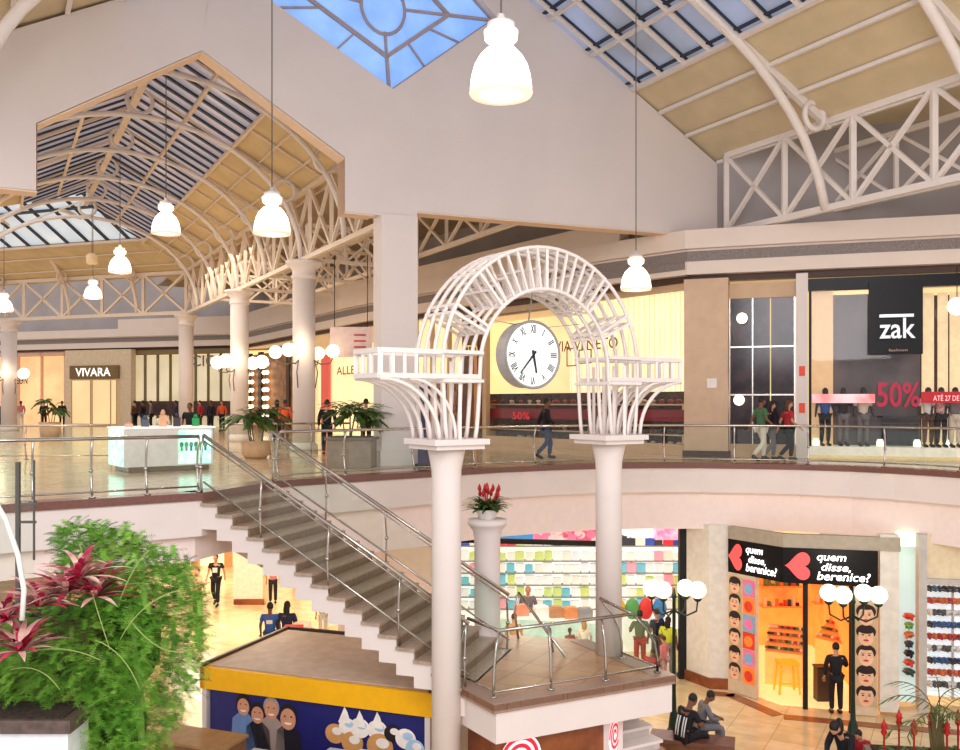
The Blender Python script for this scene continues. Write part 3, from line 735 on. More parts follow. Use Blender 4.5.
m = MB(); m.slab([KP(-.04,-.04,KH-.44), KP(KW+.04,-.04,KH-.44), KP(KW+.04,-.04,KH-.03), KP(-.04,-.04,KH-.03)], KY*.1)
m.slab([KP(-.04,-.04,KH-.44), KP(-.04,KD,KH-.44), KP(-.04,KD,KH-.03), KP(-.04,-.04,KH-.03)], KX*.1); m.build('yellow_band', YELLOW, t)
MB().slab([KP(.05,.1,0), KP(KW-.05,.1,0), KP(KW-.05,KD-.1,0), KP(.05,KD-.1,0)], (0,0,KH-.46)).build('body', mat('kiosk_body', (206,196,190), .5), t)
for a in (0, KW-.1): MB().slab([KP(a,-.02,0), KP(a+.1,-.02,0), KP(a+.1,-.02,KH-.44), KP(a,-.02,KH-.44)], KY*.1).build('corner_post', WHITE, t)
# poster: four people and ice creams, flat print
m = MB(); p = PL(m, KP(.13,.06,0), KX, Z); W0 = KW-.26
p.rect(0, W0, 1.05, KH-.45, 0, .0)
SK, HR = 1, 2
for cx, cy, s_, sh in ((.75,1.9,.16,4), (1.06,1.78,.16,3), (1.36,1.9,.17,5), (1.72,1.78,.2,3)):
    p.poly([(cx-.28,1.06), (cx-.24,cy-.25), (cx-.08,cy-.12), (cx+.08,cy-.12), (cx+.26,cy-.27), (cx+.3,1.06)], sh, .012)
    p.disc(cx, cy+.04, s_*1.02, s_*1.15, 5 if sh == 5 else HR, .014); p.disc(cx, cy-.02, s_*.82, s_, SK, .016)
    p.disc(cx, cy-.08, s_*.4, s_*.2, 6, .018, PI, 2*PI)
    for q in (-.35,.35): p.disc(cx+q*s_, cy+.03, s_*.12, s_*.07, HR, .018)
for cx, cy, r_, mi in ((2.7,1.62,.2,7), (2.95,1.78,.17,6), (3.2,1.78,.2,6), (3.55,1.78,.2,6), (3.85,1.76,.17,2), (4.1,1.7,.2,6), (4.28,1.55,.18,8), (3.05,1.5,.22,7), (3.6,1.5,.26,7)):
    p.disc(cx, cy, r_, r_*.9, mi, .012+.002*cx); p.disc(cx+r_*.2, cy+r_*.25, r_*.5, r_*.35, 6 if mi != 6 else 8, .014+.002*cx)
for cx, cy in ((3.2,1.8), (3.55,1.82), (2.9,1.84)): p.poly([(cx-.13,cy), (cx+.13,cy), (cx+.06,cy+.2), (cx+.0,cy+.3), (cx-.05,cy+.18)], 6, .03)
for cx in (2.8,3.15,3.5,3.85,4.2): p.rect(cx-.14, cx+.14, 1.05, 1.2, 8, .028)
m.build('poster', [NAVY, mat('poster_skin', (214,150,116), .6, em=.05), mat('poster_dark_hair', (34,24,26), .6), mat('poster_black_shirt', (28,26,40), .6), mat('poster_blue_shirt', (110,140,190), .6, em=.05), mat('poster_grey_shirt', (170,150,140), .6, em=.05), mat('poster_white', (244,232,220), .6, em=.1), mat('poster_caramel', (216,156,92), .6, em=.05), mat('poster_pale_blue', (170,196,222), .6, em=.1)], t)
# things before the kiosk
t = thing('counter', 'brown wooden counter with a disabled-access sign in front of the kiosk', 'counter', onz(200,742,1.7))
cc_ = at(201,0,15.6)
m = MB(); m.frame(V((cc_.x,15.6,1.0)), KX*1.35, KY*.7, Z*1.55); m.build('body', mat('counter_wood', (150,106,66), .5, var=.15), t)
m = MB(); m.frame(V((cc_.x,15.6,1.79)), KX*1.42, KY*.76, Z*.05); m.build('top', mat('counter_top', (176,136,94), .4, var=.1), t)
m = MB(); p = PL(m, V((cc_.x,15.6,1.35))-KY*.355, KX, Z); p.rect(-.12,.06,.12,.34,0,.0); p.disc(-.03,.3,.02,.02,1,.01); p.ring(-.03,.2,.035,.05,1,.01,PI*.9,PI*2.2); p.rect(-.04,-.02,.2,.28,1,.011); p.rect(-.03,.02,.19,.21,1,.011)
m.build('access_sign', [mat('sign_blue', (60,60,120), .5), mat('sign_white', (240,240,245), .5)], t)
for i, (x, w_, rgb, lab) in enumerate(((255,.35,(36,32,40),'black coffee machine on the kiosk counter'), (285,.6,(196,206,206),'white and green drinks cooler beside the black machine'), (335,.45,(30,60,50),'dark green container on the kiosk counter'), (378,.9,(226,232,232),'white glass-fronted freezer at the right of the kiosk counter'))):
    q = at(x,0,15.2); q.z = 0
    t = thing('appliance', lab, 'appliance', q)
    m = MB(); m.frame(q+Z*.8, KX*w_, KY*.5, Z*1.6-Z*(.1*(i%2))); m.build('body', mat('appliance_%d' % i, rgb, .3), t)
    m = MB(); m.frame(q+Z*(1.6+.03-.05*(i%2)), KX*(w_+.04), KY*.54, Z*.05); m.build('lid', mat('appliance_lid', (200,206,206), .3), t)
    m = MB(); m.frame(q+Z*1.3-KY*.26, KX*w_*.7, KY*.02, Z*.35); m.build('front_panel', mat('appliance_front', (90,100,104), .2), t)
# ================================================================== UPPER SHOPS
def fpoly(off=0): return fin(-off) if off else FP
def hit(px, poly):
    r = (px-480)/F
    for a, b in zip(poly, poly[1:]):
        fa = a[0]-r*a[1]; fb = b[0]-r*b[1]
        if fa*fb <= 0 and fa != fb:
            k = fa/(fa-fb); return V((a[0]+(b[0]-a[0])*k, a[1]+(b[1]-a[1])*k, 0))
    return V((r*30, 30, 0))
class Bay:
    """panels set into the shop facade: off<0 stands proud towards the atrium, off>0 is inside"""
    def __init__(s, poly): s.poly = poly
    def pts(s, x0, x1, off):
        pl = inset(s.poly, off) if off else s.poly
        return hit(x0, pl), hit(x1, pl)
    def q(s, mb, x0, x1, y0, y1, off=0, th=.08, ref=None):
        a, b = s.pts(x0, x1, off); Y = ref or (a.y+b.y)/2
        z1 = EYE-(y0-HY)/F*Y; z0 = EYE-(y1-HY)/F*Y
        d = (b-a).normalized(); n = V((-d.y, d.x, 0))
        mb.slab([a+Z*z0, b+Z*z0, b+Z*z1, a+Z*z1], n*th); return mb
UP = Bay(FP)
back = lambda d: inset(FP, d)
def shopthing(name, label, px, off=0, z=6.0, cat='shop front', bay=UP):
    p = hit(px, inset(bay.poly, off) if off else bay.poly); return thing(name, label, cat, (p.x, p.y, z))
struct('wall_back', MB().strip(inset(FP, 4.2), 6.0, 11.3, -.2), WARMGLOW)
# Via Veneto
t = shopthing('shoe_shop_front', 'beige shop front with a bright warm window and the words VIA VENETO', 585)
m = MB(); UP.q(m, 478, 684, 283, 301, 0, .2, 30.5); m.build('header', SHOPB, t)
m = MB(); UP.q(m, 480, 486, 300, 458, 0, .2, 34); m.build('frame_jamb', SHOPB, t)
m = MB(); UP.q(m, 478, 686, 440, 452, 0, .25, 31); m.build('sill', SHOPB, t)
m = MB(); UP.q(m, 486, 684, 300, 452, .1, .02, 31); m.build('display_glass', SHOPGLASS, t)
m = MB(); UP.q(m, 570, 686, 298, 392, 1.3, .05, 31); m.build('backlit_blind', mat('backlit_blind', (255,242,200), .6, em=.85, var=.08, scale=1.2), t)
m = MB()
for i in range(22): UP.q(m, 571+i*5.2, 571.5+i*5.2, 298, 392, 1.25, .02, 31)
m.build('blind_lines', mat('blind_line', (250,226,176), .6, em=.55), t)
m = MB(); UP.q(m, 486, 690, 392, 446, 1.6, .1, 31); m.build('dark_backdrop', mat('brown_backdrop', (76,44,34), .6, em=.05, var=.4, scale=5), t)
m = MB(); UP.q(m, 486, 692, 409, 420, .25, .02, 31); m.build('red_sale_band', DRED, t)
a, b = UP.pts(555, 618, .05); ex = (b-a); zt = EYE+(HY-352)/F*31.5
text('lettering', 'VIA VENETO', V((a.x,a.y,zt))-V((0,.1,0)), ex, Z, ex.length, .38, mat('bronze_letter', (150,96,50), .4), t, .03)
a, b = UP.pts(513, 530, .2); text('sale_lettering', '50%', V((a.x,a.y,EYE-(419.5-HY)/F*33.5))-V((0,.1,0)), b-a, Z, (b-a).length, .28, mat('sale_red', (220,50,60), .5, em=.3), t, .03)
for x0, y0, w_, h_ in ((567,349,9,17), (579,351,12,13)):
    m = MB()
    a, b = UP.pts(x0, x0+w_, .18); za = EYE-(y0-HY)/F*31.5; zb = EYE-(y0+h_-HY)/F*31.5
    for p, q in ((a+Z*za,b+Z*za), (a+Z*zb,b+Z*zb), (a+Z*za,a+Z*zb), (b+Z*za,b+Z*zb)): m.bar(p, q, .04)
    m.build('hanging_frame', BROWNS, t)
def shoes(px0, px1, y, off, Yr, n, label, grp, cols, scale=1.0, poly=FP):
    pl = inset(poly, off); base = []
    for k, c_ in enumerate(cols):
        m = MB(); m.ball((0,0,.1), .11*scale, .06*scale, .05, n=8, m=5); m.ball((.07*scale,0,.08), .08*scale, .045*scale, .04, n=8, m=5); m.box(-.1*scale,-.06*scale,-.02,.02,0,.09); m.box(-.02*scale,.14*scale,-.04*scale,.04*scale,0,.03)
        o = m.build('shoe', mat('shoe_%d_%d_%d' % tuple(c_), c_, .4), None); o.location = (0,0,-50); base.append(o)
    for i in range(n):
        p = hit(px0+(px1-px0)*(i+.5)/n, pl); o = base[i % len(base)] if i < len(base) else base[random.randrange(len(base))].copy()
        if o.name not in col.objects: col.objects.link(o)
        o.location = (p.x, p.y, EYE-(y-HY)/F*(Yr)); o.rotation_euler = (0,0,random.uniform(-.6,.6)+1.2)
        tag(o, label, 'shoe', grp)
for r_, (y, c_) in enumerate(((404, [(150,60,50),(60,40,36),(210,190,170)]), (432, [(40,34,36),(190,160,130),(120,50,46)]), (443, [(220,200,180),(90,60,44)]))):
    t2 = shopthing('display_shelf', ['upper', 'middle', 'lowest'][r_]+' shoe shelf in the VIA VENETO window', 590, 1.1, cat='shelf')
    m = MB(); UP.q(m, 488, 684, y, y+1.2, .9, .4, 31.5); m.build('board', mat('light_shelf', (226,200,166), .5), t2)
    m = MB(); UP.q(m, 488, 490, y, y+8, .95, .3, 31.5); UP.q(m, 682, 684, y, y+8, .95, .3, 31.5); m.build('bracket', mat('light_shelf', (0,0,0)), t2)
    shoes(490, 684, y-.2, 1.1, 31.5, 22, ['small shoe on the upper shelf of the VIA VENETO window', 'small shoe on the middle shelf of the VIA VENETO window', 'small shoe on the lowest shelf of the VIA VENETO window'][r_], 'shoes on shelf row %s of the warm window' % ['one','two','three'][r_], c_, 1.5)
# brown panel with ETO sign
t = shopthing('timber_shop_wall', 'dark wood shop panel with gold letters behind the arch, left of the shoe shop', 472, -.05, cat='wall panel')
m = MB(); UP.q(m, 462, 481, 305, 455, -.05, .25, 36); m.build('board', mat('dark_wood', (104,62,34), .4, var=.2, scale=4), t)
m = MB(); UP.q(m, 474, 477, 305, 455, -.1, .1, 36); m.build('pilaster', mat('copper_strip', (190,130,80), .3, .4), t)
a, b = UP.pts(463, 479, -.15); text('lettering', 'ETO', V((a.x,a.y,EYE+(HY-355)/F*36)), b-a, Z, (b-a).length*.95, .38, mat('gold_letter', (240,200,110), .4, em=.4), t, .03)
# gallery side shops left of it
t = shopthing('lit_shop_front', 'warm yellow lit shop window seen between the square pier and the arch', 440)
m = MB(); UP.q(m, 412, 464, 300, 318, 0, .2, 39); m.build('header', SHOPB, t)
m = MB(); UP.q(m, 414, 464, 318, 380, .9, .1, 39); m.build('glowing_wall', WARMGLOW, t)
m = MB(); UP.q(m, 414, 464, 380, 445, 1.0, .1, 39); m.build('lower_display', mat('mixed_display', (170,130,100), .6, var=.5, scale=5, rgb2=(70,40,60)), t)
for x in (414, 430, 447, 463):
    m = MB(); UP.q(m, x, x+2, 315, 450, 0, .15, 39); m.build('mullion', SHOPB, t)
t = shopthing('banner_stand', 'dark blue upright banner beside the left arch column', 424, -6, cat='banner')
q = at(424,466,22.9)
m = MB(); m.box(q.x-.16,q.x+.16,22.9,23.0,6.02,8.2); m.build('banner', mat('dark_blue_banner', (40,46,84), .6, rgb2=(90,60,100), scale=2), t)
m = MB(); m.box(q.x-.22,q.x+.22,22.75,23.15,6.0,6.05); m.build('foot', DARK, t)
t.location = (q.x,22.9,6.0); 
for ch in t.children: ch.location = OFF[t.name]-V(t.location)
t = shopthing('corner_shop_front', 'cream shop front with a red banner behind the potted palm', 345)
m = MB(); UP.q(m, 300, 392, 326, 345, 0, .3, 45); m.build('header', mat('cream_header', (236,196,140), .5, em=.25), t)
m = MB(); UP.q(m, 318, 385, 350, 452, .2, .1, 45); m.build('glowing_wall', WARMGLOW, t)
m = MB(); UP.q(m, 321, 329, 352, 440, .05, .1, 45); m.build('red_banner', mat('red_banner', (232,96,84), .5, em=.3), t)
a, b = UP.pts(337, 360, -.1); text('lettering', 'ALLEE', V((a.x,a.y,EYE+(HY-374)/F*44)), b-a, Z, (b-a).length, .42, mat('brown_letter', (150,84,50), .4), t, .03)
t = shopthing('wood_shop_front', 'brown timber shop front with strings of small lights between two round columns', 275)
m = MB(); UP.q(m, 246, 302, 350, 436, .1, .2, 53); m.build('timber_wall', mat('warm_timber', (176,116,66), .5, em=.12, var=.3, scale=1.5), t)
for x in (247, 258, 286, 300):
    m = MB(); UP.q(m, x, x+3, 348, 436, 0, .2, 53); m.build('pilaster', CROWN, t)
for x in (249, 252, 264, 267):
    for k in range(7): p = hit(x, inset(FP,-.2)); MB().ball((p.x, p.y, EYE-(362+k*9-HY)/F*53), .14, n=6, m=4).build('bulb', GLOBEGL, t)
def farfront(name, label, x0, x1, ytop, ybase, Yr, glow, frame, nm=5):
    t = shopthing(name, label, (x0+x1)/2)
    m = MB(); UP.q(m, x0, x1, ytop, ytop+5, -.05, .3, Yr); m.build('header', frame, t)
    m = MB(); UP.q(m, x0, x1, ytop+5, ybase, .6, .1, Yr); m.build('lit_backdrop', glow, t)
    for i in range(nm+1):
        x = x0+(x1-x0-1.2)*i/nm; m = MB(); UP.q(m, x, x+1.2, ytop, ybase, -.05, .2, Yr); m.build('mullion', frame, t)
    return t
t = farfront('curtained_shop_front', 'pale shop front with cream curtains and grey letters right of the VIVARA shop', 131, 246, 349, 430, 61, mat('pale_curtain', (246,232,196), .6, em=.5, var=.1, scale=.6), mat('olive_frame', (128,110,72), .5), 9)
a, b = UP.pts(192, 228, -.3); text('lettering', 'CIOH', V((a.x,a.y,EYE+(HY-366)/F*60)), b-a, Z, (b-a).length, .75, mat('grey_letter', (120,116,110), .4), t, .05)
m = MB(); UP.q(m, 132, 246, 401, 416, -.25, .1, 60); m.build('dark_display_row', mat('dark_goods', (84,52,36), .6, var=.5, scale=1.5, rgb2=(40,26,24)), t)
t = shopthing('jewellery_shop_front', 'beige box shop front with brown VIVARA sign and pale doors', 97)
m = MB(); UP.q(m, 65, 131, 349, 428, -.6, .5, 62); m.build('facing', mat('vivara_beige', (206,184,152), .5, em=.1), t)
m = MB(); UP.q(m, 69.5, 118.5, 365, 378.5, -.75, .1, 62); vs_ = m.build('sign_board', mat('sign_brown', (112,84,38), .4, em=.1), t)
a, b = UP.pts(76, 111, -.95); text('lettering', 'VIVARA', V((a.x,a.y,EYE+(HY-376)/F*62)), b-a, Z, (b-a).length, .58, WHITEGL, vs_, .05)
m = MB(); UP.q(m, 71, 117, 380, 424, -.7, .05, 62); m.build('lit_opening', mat('vivara_glow', (246,214,160), .6, em=.5, var=.05, scale=.5), t)
for x in (71, 90, 91.5, 110, 116):
    m = MB(); UP.q(m, x, x+.8, 380, 424, -.74, .05, 62); m.build('door_frame', mat('gold_frame', (190,160,110), .4), t)
t = farfront('rosy_shop_front', 'peach lit shop front with dark letters at the far left', -30, 65, 352, 435, 66, mat('peach_glow', (255,206,150), .6, em=.75, var=.15, scale=.4), mat('pink_frame', (232,186,160), .5), 4)
a, b = UP.pts(17, 28, -.3); text('lettering', 'LON', V((a.x,a.y,EYE+(HY-384)/F*65)), b-a, Z, (b-a).length, .55, BLACKM, t, .05)
a, b = UP.pts(0, 4, -.3); text('lettering', 'T', V((a.x,a.y,EYE+(HY-384)/F*65)), b-a, Z, (b-a).length, .55, BLACKM, t, .05)
# taupe pillar, black glass, white pillar, Zak
t = shopthing('shop_pillar', 'wide taupe stone pillar between the shoe shop and the black glass', 706, -.5, cat='pillar')
a, b = UP.pts(684, 728, -.45); d = (b-a).normalized(); n = V((-d.y,d.x,0))
MB().slab([a+Z*6, b+Z*6, b+Z*11.3, a+Z*11.3], n*.7).build('shaft', TAUPE, t)
MB().slab([a-d*.04-n*.04+Z*6, b+d*.04-n*.04+Z*6, b+d*.04-n*.04+Z*6.18, a-d*.04-n*.04+Z*6.18], n*.78).build('plinth', CROWN, t)
p_ = hit(712, inset(FP,-.45)); MB().slab([p_-d*.14-n*.02+Z*8.05, p_+d*.14-n*.02+Z*8.05, p_+d*.14-n*.02+Z*8.33, p_-d*.14-n*.02+Z*8.33], n*.02).build('small_sign', mat('white_notice', (236,228,224), .5), t)
t = shopthing('black_glass_front', 'tall dark reflective glass shop front in a beige frame, right of the taupe pillar', 762)
m = MB(); UP.q(m, 728, 796, 283, 298, 0, .2, 26.7); m.build('header', SHOPB, t)
m = MB(); UP.q(m, 728, 796, 444, 457, 0, .2, 26.7); m.build('sill', SHOPB, t)
for k, (x0, x1) in enumerate(((730,752), (753,770), (771,794))):
    m = MB(); UP.q(m, x0, x1, 298, 444, .05, .03, 26.7); m.build('dark_pane', DARKGLASS, t)
for x in (729, 752, 794):
    m = MB(); UP.q(m, x, x+1.2, 298, 444, 0, .06, 26.7); m.build('mullion', STEEL, t)
m = MB(); UP.q(m, 729, 795, 346, 347.5, 0, .06, 26.7); m.build('transom', STEEL, t)
m = MB(); UP.q(m, 729, 795, 394, 395.5, 0, .06, 26.7); m.build('transom', STEEL, t)
for x, y in ((742,318), (739,400)):
    p = hit(x, inset(FP,-.25)); MB().ball((p.x,p.y,EYE-(y-HY)/F*26.5), .16, n=12, m=8).build('globe_lamp', GLOBEGL, t)
t = shopthing('white_pillar', 'narrow white shop pillar with small red fire signs, left of the ZAK window', 801, -.3, cat='pillar')
a, b = UP.pts(796, 808, -.3); d = (b-a).normalized(); n = V((-d.y,d.x,0))
MB().slab([a+Z*6, b+Z*6, b+Z*11.35, a+Z*11.35], n*.5).build('shaft', WHITE, t)
for y in (371, 408):
    p_ = (a+b)/2; zc = EYE-(y-HY)/F*26
    m = MB(); m.slab([p_-d*.08-n*.02+Z*(zc-.14), p_+d*.08-n*.02+Z*(zc-.14), p_+d*.08-n*.02+Z*(zc+.14), p_-d*.08-n*.02+Z*(zc+.14)], n*.02); m.build('fire_sign', mat('orange_red_sign', (226,74,46), .5, em=.1), t)
t = shopthing('fashion_shop_front', 'black framed shop window with the zak sign and red sale band', 885)
zb = lambda y, Yr=25.8: EYE-(y-HY)/F*Yr
m = MB(); UP.q(m, 808, 1010, 276, 288, 0, .25, 25.6); m.build('black_header', BLACK, t)
m = MB(); UP.q(m, 809, 811.5, 286, 456, 0, .2, 25.8); m.build('jamb', BLACK, t)
m = MB(); UP.q(m, 811, 833, 287, 447, .6, .1, 25.8); m.build('beige_panel', mat('zak_beige', (240,200,150), .5, em=.35), t)
m = MB(); UP.q(m, 832, 920, 290, 447, 1.1, .1, 25.8); m.build('grey_panel', mat('zak_grey', (74,68,76), .5, em=.05, var=.4, scale=1.5, rgb2=(104,94,96)), t)
for i, (x, w_) in enumerate(((922,12), (938,10), (950,14), (966,16))):
    m = MB(); UP.q(m, x, x+w_, 290, 447, 1.0, .1, 25.5); m.build('cream_panel', mat('zak_cream', (250,222,176), .5, em=.45), t)
m = MB(); UP.q(m, 918, 1010, 290, 447, 1.6, .1, 25.4); m.build('dark_backdrop', mat('zak_dark', (70,44,30), .5, em=.05), t)
m = MB(); UP.q(m, 809, 1010, 447, 456, .0, 1.2, 25.7); m.build('plinth', mat('plinth_lit', (238,230,214), .5, em=.3), t)
m = MB(); UP.q(m, 812, 1010, 288, 447, .12, .02, 25.7); m.build('display_glass', SHOPGLASS, t)
m = MB(); UP.q(m, 869, 923, 283, 355, -.15, .12, 25.8); zs_ = m.build('sign_board', BLACK, t)
a, b = UP.pts(878, 914, -.2); silver = mat('silver_letter', (206,210,212), .3, .3, em=.45)
text('lettering', 'zak', V((a.x,a.y-.08,zb(340))), b-a, Z, (b-a).length, .58, silver, zs_, .05)
d = (b-a).normalized(); MB().slab([a+V((0,-.1,0))+Z*zb(319), a+V((0,-.1,0))+(b-a)*.95+Z*zb(319), a+V((0,-.1,0))+(b-a)*.95+Z*zb(316), a+V((0,-.1,0))+Z*zb(316)], V((0,.03,0))).build('sign_bar', silver, zs_)
a, b = UP.pts(887, 906, -.2); text('small_lettering', 'fashion', V((a.x,a.y-.08,zb(352.5))), b-a, Z, (b-a).length, .07, mat('dim_letter', (170,140,130), .4, em=.1), zs_, .05)
m = MB(); UP.q(m, 812, 875, 394, 403, -.05, .02, 25.8); m.build('sale_band', mat('band_white_red', (250,240,244), .5, em=.7, rgb2=(222,120,120), scale=.8), t)
m = MB(); UP.q(m, 921, 1010, 392, 403, -.05, .02, 25.8); m.build('sale_band', RED, t)
a, b = UP.pts(876, 919, -.12); text('sale_lettering', '50%', V((a.x,a.y-.05,zb(407))), b-a, Z, (b-a).length, .7, mat('sale_crimson', (176,26,60), .5, em=.45), t, .04)
a, b = UP.pts(932, 958, -.12); text('sale_lettering', 'ATÉ 27 DE', V((a.x,a.y-.05,zb(401))), b-a, Z, (b-a).length, .19, mat('sale_pink', (255,200,200), .5, em=.5), t, .04)
for x in (816, 880, 917, 948):
    p = hit(x, inset(FP,.5)); q = V((p.x,p.y,zb(446.5)))
    tl = MB().lathe(q, [(.1,0), (.1,.12), (.07,.2), (0,.2)], 12).build('uplight', WHITEGL, t)
m = MB(); a, b = UP.pts(883, 918, .6)
m.slab([a+Z*zb(446), b+Z*zb(446), b+Z*zb(424), a+Z*zb(424)], V((0,.1,0))); m.slab([a+Z*zb(418), b+Z*zb(418), b+Z*zb(416), a+Z*zb(416)], V((0,.4,0))); m.build('display_table', mat('navy_display', (34,38,52), .4), t)
t = shopthing('globe_pendant', 'round glowing globe lamp hanging in front of the ZAK window at the right edge', 957, -1, cat='lamp')
p = OFF[t.name]; p = V((p.x,p.y,zb(308,24.6)))
MB().ball(p, .24).build('globe', GLOBEGL, t); MB().tube([p+Z*.22, V((p.x,p.y,11.3))], .012, 5).build('cord', DARK, t)
for x0, x1 in ((600, 684),):
    m = MB(); UP.q(m, x0, x1, 268, 275, -.4, .1, 28.2); struct('trim_17', m, GREYV)
# hanging info panel in the gallery
q = at(351,342,30); t = thing('hanging_sign', 'pale pink hanging direction sign right of the nearest round column', 'sign', q)
MB().box(q.x-.7,q.x+.7,29.97,30.03,q.z-.5,q.z+.5).build('panel', mat('pale_pink_sign', (222,192,184), .5, em=.1), t)
m = MB(); m.tube([q+V((-.55,0,.5)), q+V((-.55,0,2.9))], .015, 5); m.build('cable', DARK, t)
m = MB(); m.tube([q+V((.55,0,.5)), q+V((.55,0,2.9))], .015, 5); m.build('cable', DARK, t)
m = MB()
for k in range(4): m.box(q.x+.1,q.x+.5,29.95,29.965,q.z-.4+k*.2,q.z-.34+k*.2)
m.build('arrow_lines', mat('red_print', (196,80,80), .5), t)

# ================================================================== LOWER SHOPS
LZ = 4.35
def gp(px, Y, z=0): return V(((px-480)/F*Y, Y, z))
struct('wall_lower', MB().strip([(34,37), (-4,37), (-4,44), (-46,44)], 0, LZ, -.2), mat('rosy_lower_wall', (232,216,206), .7, em=.12, var=.03))
# dark post and white wall piers
t = thing('dark_post', 'tall dark post at the right edge of the stationery shop', 'post', gp(684,24.8))
q = gp(684,24.8); MB().box(q.x-.11,q.x+.11,24.8,25.05,0,LZ).build('shaft', BLACKM, t); MB().box(q.x-.15,q.x+.15,24.75,25.1,0,.1).build('foot', DARK, t)
t = thing('wall_pier', 'white wall pier between the stationery shop and the cosmetics shop', 'pillar', gp(708,24.2))
pr = [(5.68,24.75), (6.1,24.0), (6.62,23.9), (7.0,26), (6.2,27)]
MB().prism(pr, 0, LZ).build('shaft', mat('lower_white_wall', (226,218,206), .7, em=.06), t); MB().prism([(5.62,24.75), (6.1,23.93), (6.66,23.83), (6.7,24.2), (6.1,24.5)], 0, .28).build('plinth', WOOD, t)
# cosmetics shop
L0, L1, L2_ = V((6.56,23.8,0)), V((7.52,22.35,0)), V((9.62,21.75,0))
t = thing('cosmetics_shop_front', 'cosmetics shop front with black two-faced sign bearing coral hearts', 'shop front', L1)
z0_, z1_ = 3.14, 4.02
n1 = V(((L1-L0).y, -(L1-L0).x, 0)).normalized(); n2 = V(((L2_-L1).y, -(L2_-L1).x, 0)).normalized()
MB().slab([L0+Z*z0_, L1+Z*z0_, L1+Z*z1_, L0+Z*z1_], -n1*.2).build('side_sign', BLACK, t)
MB().slab([L1+Z*z0_, L2_+Z*z0_, L2_+Z*z1_, L1+Z*z1_], -n2*.2).build('front_sign', BLACK, t)
MB().slab([L0+Z*z1_, L1+Z*z1_, L1+Z*LZ, L0+Z*LZ], -n1*.2).build('bulkhead', mat('greige_bulkhead', (176,164,146), .7), t)
MB().slab([L1+Z*z1_, L2_+V((.5,-.1,0))+Z*z1_, L2_+V((.5,-.1,0))+Z*LZ, L1+Z*LZ], -n2*.2).build('bulkhead', mat('greige_bulkhead', (0,0,0)), t)
WL = mat('white_lit_letter', (255,255,255), .4, em=2, var=0)
def berenice(a, b, n):
    d = (b-a).normalized(); L = (b-a).length; sx = L/2.15
    m = MB(); p = PL(m, a+Z*3.58+n*.03, d, Z)
    hp = []
    for i in range(40):                # heart lying on its side, tip to the left
        tt = 2*PI*i/40; hx = 16*math.sin(tt)**3; hy = 13*math.cos(tt)-5*math.cos(2*tt)-2*math.cos(3*tt)-math.cos(4*tt)
        hp.append(((.38+hy*.0205)*sx, hx*.0215))
    p.poly(hp[::-1], 0, .02); m.build('heart', CORAL, t)
    for s_, x, z, w_, h_ in (('quem',.78,3.68,.66,.19), ('disse,',.88,3.46,.66,.22), ('berenice?',.78,3.26,1.2,.21)):
        text('lettering', s_, a+d*(x*sx)+Z*z+n*.03, d, Z, w_*sx, h_, WL, t, .02, .2, .012)
berenice(L0, L1, n1); berenice(L1, L2_, n2)
# entrance frame, posts, posters
def faceposter(name, label, a, b, n, zz0, zz1, k, par, colr=(206,170,130)):
    d = (b-a).normalized(); L = (b-a).length; m = MB(); p = PL(m, a+Z*zz0+n*.02, d, Z); H = zz1-zz0
    p.rect(0, L, 0, H, 0, 0)
    for i in range(k):
        cy = H*(i+.5)/k; r_ = min(L*.5, H/k*.46)
        p.disc(L/2, cy+r_*.42, r_*1.0, r_*.8, 2, .004); p.disc(L/2, cy-.02, r_*.78, r_*1.02, 1, .008)
        if i % 2: p.disc(L/2, cy+r_*.62, r_*.85, r_*.42, 2, .012)
        else: p.disc(L/2, cy+r_*.85, r_*.8, r_*.25, 2, .012)
        for q in (-.32,.32): p.disc(L/2+q*r_, cy+.08*r_, r_*.14, r_*.07, 2, .014); p.rect(L/2+q*r_-.16*r_, L/2+q*r_+.16*r_, cy+.25*r_, cy+.31*r_, 2, .014)
        p.disc(L/2, cy-.5*r_, r_*.28, r_*.12, 3, .014); p.rect(L/2-.05*r_, L/2+.05*r_, cy-.25*r_, cy, 4, .013)
    return m.build(name, [mat('poster_tan', colr, .5, em=.12), mat('portrait_skin', (232,184,150), .5, em=.15), mat('portrait_hair', (44,26,26), .5), mat('portrait_lips', (190,60,64), .5, em=.1), mat('portrait_shade', (206,150,118), .5, em=.1)], par)
fr0 = L0+n1*0; lp = L0.lerp(L1, .52)
MB().slab([L0+Z*.02, lp+Z*.02, lp+Z*z0_, L0+Z*z0_], -n1*.12).build('side_panel', mat('side_panel', (214,190,160), .5, em=.1), t)
faceposter('portrait_poster', '', L0+(L1-L0)*.03, L0+(L1-L0)*.25, n1, .35, 3.05, 6, t)
m = MB(); p = PL(m, L0+(L1-L0)*.29+Z*.35+n1*.02, (L1-L0), Z); w_ = (lp-L0).length*.42
for i in range(6): p.rect(0, w_, i*.45, i*.45+.43, i % 4, 0); p.disc(w_/2, i*.45+.2, w_*.36, .14, (i+2) % 4, .01)
m.build('colour_poster', [mat('cp_orange', (250,130,50), .5, em=.3), mat('cp_pink', (226,110,150), .5, em=.3), mat('cp_red', (214,56,40), .5, em=.3), mat('cp_blue', (120,160,190), .5, em=.3)], t)
rp = L1.lerp(L2_, .75)
MB().slab([rp+Z*.02, L2_+Z*.02, L2_+Z*z0_, rp+Z*z0_], -n2*.12).build('side_panel', mat('side_panel', (0,0,0)), t)
faceposter('portrait_poster', '', rp+(L2_-rp)*.06, rp+(L2_-rp)*.94, n2, .25, 2.7, 5, t)
for px_, Y_ in ((806, 22.3), (852.5, 22.0)):
    q = gp(px_, Y_); MB().box(q.x-.05,q.x+.05,Y_,Y_+.1,0,z0_).build('black_mullion', BLACKM, t)
